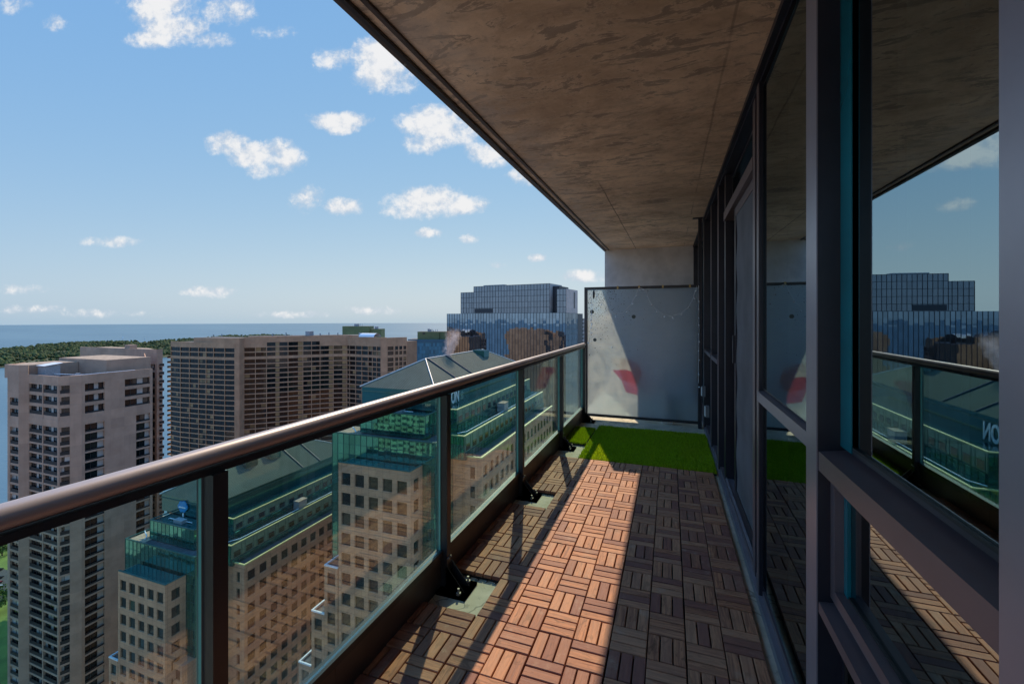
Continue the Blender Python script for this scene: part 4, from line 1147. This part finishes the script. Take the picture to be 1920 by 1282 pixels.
    # glazed tiers
    def tier(nm, x0, x1, y0, y1, z0, z1, faces, capm, roofm="roof_tar", pw=1.5, ph=2.1, body=True):
        m = MB()
        if body: m.box(X(x0) + .12, X(x1) - .12, Yc(y0) + .12, Yc(y1), z0, z1 - .3, "deep_teal")
        m.box(X(x0) + .4, X(x1) - .4, Yc(y0) + .4, Yc(y1), z1 - .296, z1 - .26, roofm)
        if 'F' in faces: curtain(m, (X(x0), Yc(y0)), (X(x1), Yc(y0)), z0, z1, pw, ph, "green_mirror", "teal_bar")
        if 'R' in faces: curtain(m, (X(x1), Yc(y0)), (X(x1), Yc(y1)), z0, z1, pw, ph, "green_mirror", "teal_bar")
        parapet(m, X(x0), X(x1), Yc(y0), Yc(y1), z1 + .002, capm, sides="FRL")
        m.build(nm, r)
    tier("curtain_wall", -21.0, 4.3, 4.5, 11.6, Z(-46), Z(4.4), "FR", "teal_bar")
    tier("curtain_wall", -15.5, .6, 6.8, 16, Z(4.41), Z(9.0), "FR", "teal_bar", "deep_teal")
    m = MB(); m.box(X(-20.8), X(-15), Yc(5.2), Yc(11), Z(4.15), Z(4.2), "roof_gravel"); m.build("roof_deck", r)
    # ribbon-window tiers on the right side
    def ribbon(x1, y0, L, z0, z1, capm):
        bb = MB()
        A = Vector((X(x1), Yc(y0))); u = Vector((0, 1)); n = Vector((1, 0)); Ln = L - y0
        bb.box(X(-18), X(x1) - .14, Yc(y0) + .14, Yc(L), z0, z1 - .02, "deep_teal")
        curtain(bb, (X(x1 - 3.2), Yc(y0)), (X(x1), Yc(y0)), z0, z1, 1.1, 2.2, "green_mirror", "teal_bar", .02)
        bb.obox(A, u, n, 0, Ln, -.135, 0, z0 + 1.5, z1, "pale_green_panel")
        nwn = int(Ln / 3.27)
        for k in range(nwn):
            s0 = .7 + k * 3.27
            bb.obox(A, u, n, s0, s0 + 1.75, .002, .03, z0 + 1.75, z0 + 3.15, "office_pane")
            for q in (-.28, 2.03): bb.obox(A, u, n, s0 + q, s0 + q + .06, .002, .07, z0 + 1.5, z1 - .2, "teal_bar")
        curtain(bb, A, (A.x, A.y + Ln), z0, z0 + 1.48, 1.6, .75, "green_mirror", "teal_bar", .012, .05, .05, True, .28)
        bb.obox(A, u, n, 0, Ln, -.1, .24, z0, z0 + 1.46, "deep_teal")
        bb.box(X(x1 - 3.2), X(x1) + .06, Yc(y0) - .06, Yc(y0) + .3, z1 + .002, z1 + .2, capm)
        bb.box(X(x1) - .3, X(x1) + .06, Yc(y0) + .302, Yc(L), z1 + .002, z1 + .2, capm)
        bb.build("ribbon_tier", r)
    ribbon(7.4, 11.0, L3 + 1, Z(-.44), Z(4.4), "parapet_cap")
    ribbon(4.0, 14.2, L3 - 3, Z(4.405), Z(9.0), "parapet_cap")
    m = MB()
    m.box(X(x3) - .34, X(x3) + .07, Yc(y3) + .302, Yc(L3), Z(.002), Z(.3), "parapet_cap"); m.box(X(7.2), X(x3) + .07, Yc(y3) - .06, Yc(y3) + .3, Z(.002), Z(.3), "parapet_cap")
    m.box(X(-15.35), X(1.45), Yc(-.06), Yc(.35), Z(.002), Z(.12), "teal_bar"); m.box(X(1.05), X(1.46), Yc(.352), Yc(4.3), Z(.002), Z(.12), "teal_bar")
    m.build("cornice", r)
    # penthouse box and hipped standing-seam roof
    m = MB()
    m.box(X(-19), X(0), Yc(11.7), Yc(PL), Z(9.0), Z(12.3), "deep_teal")
    m.box(X(-19.15), X(.15), Yc(11.55), Yc(PL) + .15, Z(12.305), Z(12.55), "teal_bar"); m.box(X(-19), X(0), Yc(11.7), Yc(PL), Z(12.555), Z(13.3), "deep_teal")
    m.build("penthouse", r)
    ra, rb = RY
    e = .35
    P = [(X(-19 - e), Yc(11.7 - e), Z(13.3)), (X(e), Yc(11.7 - e), Z(13.3)), (X(e), Yc(PL + e), Z(13.3)), (X(-19 - e), Yc(PL + e), Z(13.3)), (X(-9.5), Yc(ra), Z(18.9)), (X(-9.5), Yc(rb), Z(18.9))]
    m = MB(); m.add(P, [(0, 1, 4), (1, 2, 5, 4), (2, 3, 5), (3, 0, 4, 5), (0, 3, 2, 1)], "roof_copper")
    def rib(a, b, w, mat, up=.06):
        a, b = Vector(a), Vector(b); d = (b - a).normalized()
        m.tube([a + Vector((0, 0, up * .4)), b + Vector((0, 0, up * .4))], w, mat, 5)
    k = 0
    yy = 11.7
    while yy < PL:
        # right slope seams run straight up the fall line
        yt = min(max(yy, ra), rb)
        if yy < ra: f = (yy - (11.7 - e)) / (ra - (11.7 - e))
        elif yy > rb: f = ((PL + e) - yy) / ((PL + e) - rb)
        else: f = 1.0
        xe, xt = X(e), X(e) + (X(-9.5) - X(e)) * f
        rib((xe, Yc(yy), Z(13.3)), (xt, Yc(yy), Z(13.3 + 5.6 * f)), .035, "roof_rib"); yy += .62
    xx = -18.6
    while xx < 0:
        f = 1 - abs(xx + 9.5) / 9.85
        rib((X(xx), Yc(11.7 - e), Z(13.3)), (X(xx), Yc(11.7 - e) + (Yc(ra) - Yc(11.7 - e)) * f, Z(13.3 + 5.6 * f)), .03, "roof_rib"); xx += .62
    rf = m.build("roof", r)
    m = MB()
    for (a, b) in ((0, 4), (1, 4), (2, 5), (3, 5), (4, 5)): m.tube([Vector(P[a]) + Vector((0, 0, .05)), Vector(P[b]) + Vector((0, 0, .05))], .16, "ridge_cap", 6)
    m.build("ridge_cap", rf)
    for yd in chimney:
        f = 1.0
        m = MB(); m.tube([(X(e) - .1, Yc(yd), Z(13.45)), (X(-9.3), Yc(yd), Z(18.95))], .20, "mullion_dark", 6)
        m.build("downpipe", rf)
    for yd in dorm:
        m = MB(); m.add([(X(-9.7), Yc(yd), Z(18.98)), (X(-6.0), Yc(yd + .6), Z(17.0)), (X(-6.0), Yc(yd + 4.4), Z(17.0)), (X(-9.7), Yc(yd + 5), Z(18.98)),
                         (X(-9.7), Yc(yd), Z(19.25)), (X(-6.0), Yc(yd + .6), Z(19.0)), (X(-6.0), Yc(yd + 4.4), Z(19.0)), (X(-9.7), Yc(yd + 5), Z(19.25))],
                        [(0, 1, 5, 4), (1, 2, 6, 5), (2, 3, 7, 6), (3, 0, 4, 7), (4, 5, 6, 7)], "deep_teal"); m.build("dormer", rf)
    # rooftop plant on the side terraces
    m = MB(); m.box(X(4.6), X(6.6), Yc(L3 * .52), Yc(L3 * .52 + 3), Z(4.41), Z(6.6), "unit_metal"); m.box(X(4.5), X(6.7), Yc(L3 * .52 - .1), Yc(L3 * .52 + 3.1), Z(6.605), Z(6.75), "roof_gravel"); m.build("plant_unit", r)
    m = MB(); m.tube([(X(-12), Yc(9), Z(8.9)), (X(-12), Yc(9.2), Z(9.05)), (X(-4), Yc(9.4), Z(9.05))], .10, "parapet_white", 6); m.box(X(-9), X(-6), Yc(8.2), Yc(9.6), Z(8.76), Z(9.6), "unit_metal"); m.build("roof_pipe", r)
    # window-washing rig rails
    m = MB()
    m.tube([(X(-18.5), Yc(7.4), Z(5.6)), (X(-17), Yc(7), Z(4.6)), (X(-16), Yc(6), Z(4.5))], .13, "parapet_white", 6)
    m.tube([(X(5.2), Yc(12.0), Z(4.7)), (X(6.4), Yc(14), Z(4.7)), (X(6.5), Yc(L3 - 4), Z(4.7))], .10, "parapet_white", 6)
    m.build("rig_rail", r)
    # sign
    def text(body, size, loc, rot, mat, nm):
        cu = bpy.data.curves.new(nm, 'FONT'); cu.body = body; cu.size = size; cu.extrude = .06; cu.align_x = 'CENTER'; cu.align_y = 'CENTER'; cu.offset = size * .02
        to = bpy.data.objects.new(nm + "_curve", cu); COL.objects.link(to)
        bpy.context.view_layer.update()
        me = bpy.data.meshes.new_from_object(to.evaluated_get(bpy.context.evaluated_depsgraph_get()))
        bpy.data.objects.remove(to)
        me.materials.clear(); me.materials.append(MATS[mat])
        o = bpy.data.objects.new(nm, me); COL.objects.link(o); o.parent = r
        o.location = Vector(loc) - ORIGIN[r.name]; o.rotation_euler = rot
        ORIGIN[o.name] = ORIGIN[r.name]
        return o
    if sign == "letters":
        lt = text("ON", 4.1, (X(.12), Yc(20.75), Z(10.55)), (R(90), 0, R(90)), "sign_white", "sign_letters"); lt.scale = (.62, 1, 1)
    else:
        m = MB(); cx, cz_ = X(-10.4), Z(11.2)
        blobs = [(a_ * .86, b_ * .86, c_ * .86) for a_, b_, c_ in [(0, 0, 1.15), (-1.25, .1, .80), (1.35, .0, .78), (-.75, .95, .72), (.55, 1.0, .85), (-.55, -.85, .70), (.65, -.75, .75), (1.2, .6, .6)]]
        for i_, (bx, bz, br_) in enumerate(blobs): m.tube([(cx + bx, Yc(11.55) - .05, cz_ + bz), (cx + bx, Yc(11.55) - .30 - i_ * .004, cz_ + bz)], br_, "sign_blue", 20)
        m.box(cx - .25, cx + .25, Yc(11.40), Yc(11.54), Z(8.3), Z(9.6), "sign_white")
        m.build("cloud_sign", r)
        text("salesforce", .62, (cx, Yc(11.55) - .345, cz_), (R(90), 0, 0), "sign_white", "sign_letters")
    return b
office("nearer stepped granite and green glass office tower with white letters under its roof", -47.2, 67.9, -27.4, 69.6, (23.5, 58.6), 69.0, "letters", (51.0,), (24.2, 33.5))
office("lower stepped granite and green glass office tower with a blue cloud sign", -107.4, 62.6, -58.2, 63.0, (23.0, 50.5), 62.0, "cloud", (25.0, 33.0), (40.0, 47.0))
# steam rising from the near tower's roof
sm = MB(); sm.box(-58.8, -54.8, 100.0, 108.5, -9.6, -.9, "steam")
so = sm.build("steam_plume")
for v in so.data.vertices: v.co -= Vector((-56.8, 102.2, -9.3))
so.location = (-56.8, 102.2, -9.3)
tag(so, "pinkish grey puff of steam rising from the green roof ridge", "steam", kind="stuff")

# ---------------------------------------------------------------- blue glass tower
dU = Vector((.988, -.153)).normalized(); nB = Vector((.153, .988)).normalized()
P0 = Vector((-144.56, 264.36))
bt = thing("glass_tower", "blue mirrored glass office tower with a stepped gridded crown beside the frosted screen", "building", (-100, 268, GZ))
def BP(s_, d): return (P0.x + dU.x * s_ + nB.x * d, P0.y + dU.y * s_ + nB.y * d)
def poly(s0, s1, d0, d1): return [BP(s0, d0), BP(s1, d0), BP(s1, d1), BP(s0, d1)]
m = MB(); m.prism(poly(.15, 87.5, .15, 30), GZ, 4.8, "mullion_dark", "roof_tar")
curtain(m, BP(0, 0), BP(87.7, 0), GZ + 30, 5.0, 2.13, 3.3, "blue_mirror", "mullion_dark", .008, .22, .10, False)
curtain(m, BP(87.7, 0), BP(87.7, 20), GZ + 30, 5.0, 2.13, 3.3, "blue_mirror", "mullion_dark", .02, .12, .06, True)
m.build("curtain_wall", bt)
def crown(nm, s0, s1, d0, d1, z0, z1, mat="grey_mirror", side="pale_cladding"):
    m = MB(); m.prism(poly(s0 + .15, s1 - .15, d0 + .15, d1), z0, z1 - .1, "mullion_dark", "roof_tar")
    curtain(m, BP(s0, d0), BP(s1, d0), z0, z1, 2.13, 3.55, mat, "mullion_dark", .006, .20, .10, True)
    if side: m.obox(Vector(BP(s1, d0)), nB, dU, 0, d1 - d0, -.14, 0, z0, z1, side)
    m.build(nm, bt)
crown("crown", 10.2, 21.6, 2.0, 22, 5.01, 19.4); crown("crown", 21.7, 77.0, .6, 20, 5.01, 23.0); crown("crown", 81.6, 87.7, .5, 20, 5.01, 19.4)
m = MB(); m.prism(poly(77.1, 81.5, 5, 20), 5.01, 21.5, "mullion_dark", "roof_tar"); m.obox(Vector(BP(22.5, .6)), dU, -nB, 0, 14, .08, .18, 5.4, 8.2, "mullion_dark")
m.obox(Vector(BP(87.7, 12)), nB, dU, 1.0, 3.2, .003, .05, 8.0, 18.0, "mullion_dark"); m.build("louvre", bt)
m = MB(); m.prism(poly(26, 42, 6, 10), 22.9, 24.0, "pale_cladding", "roof_tar"); m.build("roof_plant", bt)

# ---- smaller neighbours
b3 = thing("apartment_building", "bright blue glass apartment building with a green rooftop box left of the mirrored tower", "building", (-178, 300, GZ))
m = MB(); A3, B3 = (-192.5, 289.5), (-150.0, 305.0)
u3 = (Vector(B3) - Vector(A3)).normalized(); n3 = Vector((u3.y, -u3.x))
def S3(s_, d): return (A3[0] + u3.x * s_ - n3.x * d, A3[1] + u3.y * s_ - n3.y * d)
m.prism([S3(.2, .2), S3(45, .2), S3(45, 20), S3(.2, 20)], GZ, -14.6, "mullion_dark", "roof_tar")
curtain(m, A3, B3, -80, -17.2, 1.5, 2.9, "bright_blue", "bright_blue", .03, .16, .10, True); m.obox(Vector(A3), u3, n3, 0, 45.2, -.2, .1, -17.19, -14.5, "bright_blue"); m.build("curtain_wall", b3)
m = MB(); m.prism([S3(7, 2), S3(24.0, 2), S3(24.0, 16), S3(7, 16)], -14.59, -8.6, "green_paint", "roof_tar"); m.prism([S3(24.1, 3), S3(42, 3), S3(42, 16), S3(24.1, 16)], -14.59, -8.6, "green_paint", "roof_tar")
m.obox(Vector(S3(7, 2)), u3, n3, 4, 6, .003, .06, -10.6, -9.4, "mullion_dark"); m.build("penthouse", b3)
for (s_, w, h) in ((14.2, 1.6, 2.2), (16, 1.1, 1.8), (17.6, .3, 1.9), (18.6, .5, 1.0), (20.3, .25, 1.6), (21.8, .25, 1.7)): 
    m = MB(); m.prism([S3(s_, 6), S3(s_ + w, 6), S3(s_ + w, 7), S3(s_, 7)], -8.59, -8.6 + h, "unit_metal"); m.build("roof_vent", b3)
b4 = thing("apartment_building", "dark green roofed building peeping over the wide slab block", "building", (-280, 345, GZ))
m = MB(); A4 = Vector((-297.4, 336.5)); u4 = Vector((.94, .342)); n4 = Vector((.342, -.94))
def S4(s_, d): return (A4.x + u4.x * s_ - n4.x * d, A4.y + u4.y * s_ - n4.y * d)
m.prism([S4(0, 0), S4(26, 0), S4(26, 14), S4(0, 14)], GZ, -5.6, "green_paint", "roof_tar"); m.prism([S4(26.1, 2), S4(37, 2), S4(37, 14), S4(26.1, 14)], GZ, -8.2, "green_paint", "roof_tar"); m.build("wall", b4)
for (a_, w, zb_, ztp) in ((10, 4, -5.59, -3.4), (15.6, .3, -5.59, -3.2), (17.6, .3, -5.59, -3.2), (30, 3, -8.19, -6.0)):
    m = MB(); m.prism([S4(a_, 4), S4(a_ + w, 4), S4(a_ + w, 4 + w * .7), S4(a_, 4 + w * .7)], zb_, ztp, "unit_metal"); m.build("roof_vent", b4)
b5 = Bld("office_block", "sliver of a grey banded block between the mirrored tower and the screen", "building", (-60, 425, GZ))
b5.facade((-90, 408), (-20, 425), 1.9 - 30 * 3.6, 30, 3.6, 1.5, [(.5, 71)], .5, "pale_cladding", "apartment_pane", 3.0, None, .02)
b5.wall.prism([(-89, 409.5), (-20.5, 426.5), (-25, 445), (-93, 428)], GZ, 1.5, "pale_cladding", "roof_tar"); b5.finish()

# ---- buildings behind the viewer, seen mirrored in the glass towers
def backblock(label, x0, x1, y0, y1, zt_, wmat, fh, slab, wcol, pier):
    b = Bld("mirrored_building", label, "building", ((x0 + x1) / 2, (y0 + y1) / 2, GZ), None)
    nf = int((zt_ - 4 - GZ) / fh)
    w = b.wall
    for (A, B_) in (((x1, y1), (x0, y1)), ((x0, y1), (x0, y0)), ((x1, y0), (x1, y1))):
        A, B2 = Vector(A), Vector(B_); u = B2 - A; L = u.length; u /= L; n = Vector((u.y, -u.x)); nc = int(L / wcol)
        for k in range(nf): w.obox(A, u, n, 0, L, -.3, -.02, GZ + 3 + k * fh, GZ + 3 + k * fh + slab, wmat)
        for c in range(nc + 1): s_ = min(L - pier, c * L / nc); w.obox(A, u, n, s_, s_ + pier, -.3, .05, GZ, zt_ - 1, wmat)
        w.obox(A, u, n, 0, L, -.3, .06, zt_ - .99, zt_, wmat)
    w.box(x0 + .3, x1 - .3, y0 + .3, y1 - .3, GZ, zt_ - .5, "office_pane")
    w.build("wall", b.root)
backblock("tall beige stone tower mirrored in the blue glass", -75, -42, -150, -115, 6, "beige_stone", 3.8, 1.9, 3.2, 1.2)
backblock("white banded tower mirrored in the blue glass", -30, 15, -210, -170, 20, "white_stone", 3.8, 1.8, 4.5, .8)
backblock("brown brick block mirrored in the blue glass", -130, -84, -170, -120, -22, "brown_brick", 3.6, 1.8, 3.0, 1.0)
backblock("low beige block mirrored in the green glass", -175, -140, -120, -80, -46, "beige_stone", 3.6, 1.8, 4.0, 1.0)
backblock("pale stone slab mirrored in the green glass", -40, -4, -80, -50, -58, "white_stone", 3.6, 1.9, 3.6, 1.0)
backblock("far white tower mirrored in the blue glass", 30, 66, -260, -220, 44, "white_stone", 3.8, 1.9, 3.6, 1.1)

# ---- park corner at the lower left: trees and parked cars
def tree(name, label, x, y, h, rad):
    t = thing(name, label, "tree", (x, y, GZ), "park trees by the car park")
    m1 = MB(); m1.tube([(x, y, GZ), (x + .1, y, GZ + h * .3), (x + .3, y + .1, GZ + h * .7)], [.3, .22, .08], "bark", 8)
    for k in range(5):
        a = k * 1.26; m1.tube([(x + .1, y, GZ + h * (.28 + .06 * k)), (x + math.cos(a) * rad * .6, y + math.sin(a) * rad * .6, GZ + h * (.5 + .07 * k))], [.12, .04], "bark", 6)
    m1.build("trunk", t)
    m1 = MB("park_leaf")
    for k in range(1500):
        a, b_ = ru(0, 6.283), math.acos(ru(-1, 1)); q = rad * (.55 + .45 * rnd() ** .5) * (1 + .22 * math.sin(3 * a + b_ * 4))
        c = Vector((x + q * math.sin(b_) * math.cos(a), y + q * math.sin(b_) * math.sin(a), GZ + h * .62 + q * .85 * math.cos(b_)))
        d1 = Vector((ru(-1, 1), ru(-1, 1), ru(-1, 1))).normalized() * ru(.25, .5); d2 = Vector((ru(-1, 1), ru(-1, 1), ru(-1, 1))).normalized() * ru(.25, .5)
        m1.add([c - d1, c + d2, c + d1, c - d2], [(0, 1, 2, 3)], "park_leaf")
    m1.build("crown", t)
tree("broadleaf_tree", "broad green tree on the grass beyond the car park, behind the left tower", -322, 118, 10, 5.0)
tree("broadleaf_tree", "green tree below the parked cars at the lower left edge", -262, 93, 10, 5.0)
tree("broadleaf_tree", "young tree on the lawn beside the shore at the left edge", -345, 124, 8, 4.0)
tree("broadleaf_tree", "bushy tree on the lawn nearest the foot of the left tower", -246, 82, 9, 4.6)
def car(label, x, y, rot, paint):
    t = thing("parked_car", label, "car", (x, y, GZ), "cars parked behind the left tower")
    ca, sa = math.cos(rot), math.sin(rot)
    def T(m):
        m.v = [(x + a * ca - b_ * sa, y + a * sa + b_ * ca, GZ + .008 + c) for (a, b_, c) in m.v]; return m
    prof = [(-2.2, .35), (-2.2, .8), (-1.9, .95), (-1.2, 1.0), (.9, .98), (1.9, .85), (2.2, .65), (2.2, .35)]
    m1 = MB(paint); n = len(prof)
    m1.add([(a, -.88, c) for a, c in prof] + [(a, .88, c) for a, c in prof], [tuple(range(n)), tuple(reversed(range(n, 2 * n)))] + [(i, n + i, n + (i + 1) % n, (i + 1) % n) for i in range(n)], paint)
    m1.cbox(-1.25, .45, -.72, .72, 1.30, 1.44, .05, paint); T(m1).build("body", t)
    m1 = MB(); m1.add([(-1.75, -.8, .985), (.95, -.8, .985), (.95, .8, .985), (-1.75, .8, .985), (-1.25, -.7, 1.3), (.4, -.7, 1.3), (.4, .7, 1.3), (-1.25, .7, 1.3)], [(0, 1, 5, 4), (1, 2, 6, 5), (2, 3, 7, 6), (3, 0, 4, 7)], "car_glass"); T(m1).build("glasshouse", t)
    for (a, b_) in ((-1.35, -.8), (1.35, -.8), (-1.35, .8), (1.35, .8)):
        m1 = MB(); m1.tube([(a, b_ - .1, .32), (a, b_ + .1, .32)], .32, "tyre", 14); T(m1).build("wheel", t)
for (lab, x, y, p) in (("dark car parked nearest the lawn and shore", -304, 109.5, "car_dark"), ("black car parked between the red car and the dark car", -294.5, 106, "car_dark"), ("dark red car parked in the row behind the left tower", -289.5, 103.8, "car_red"),
                       ("silver car parked next to the red car", -284.5, 102.5, "car_silver"), ("blue car parked closest to the lower left trees", -278, 100.5, "car_blue"), ("white car parked at the end of the row", -316, 108, "car_white")):
    car(lab, x, y, 1.9, p)
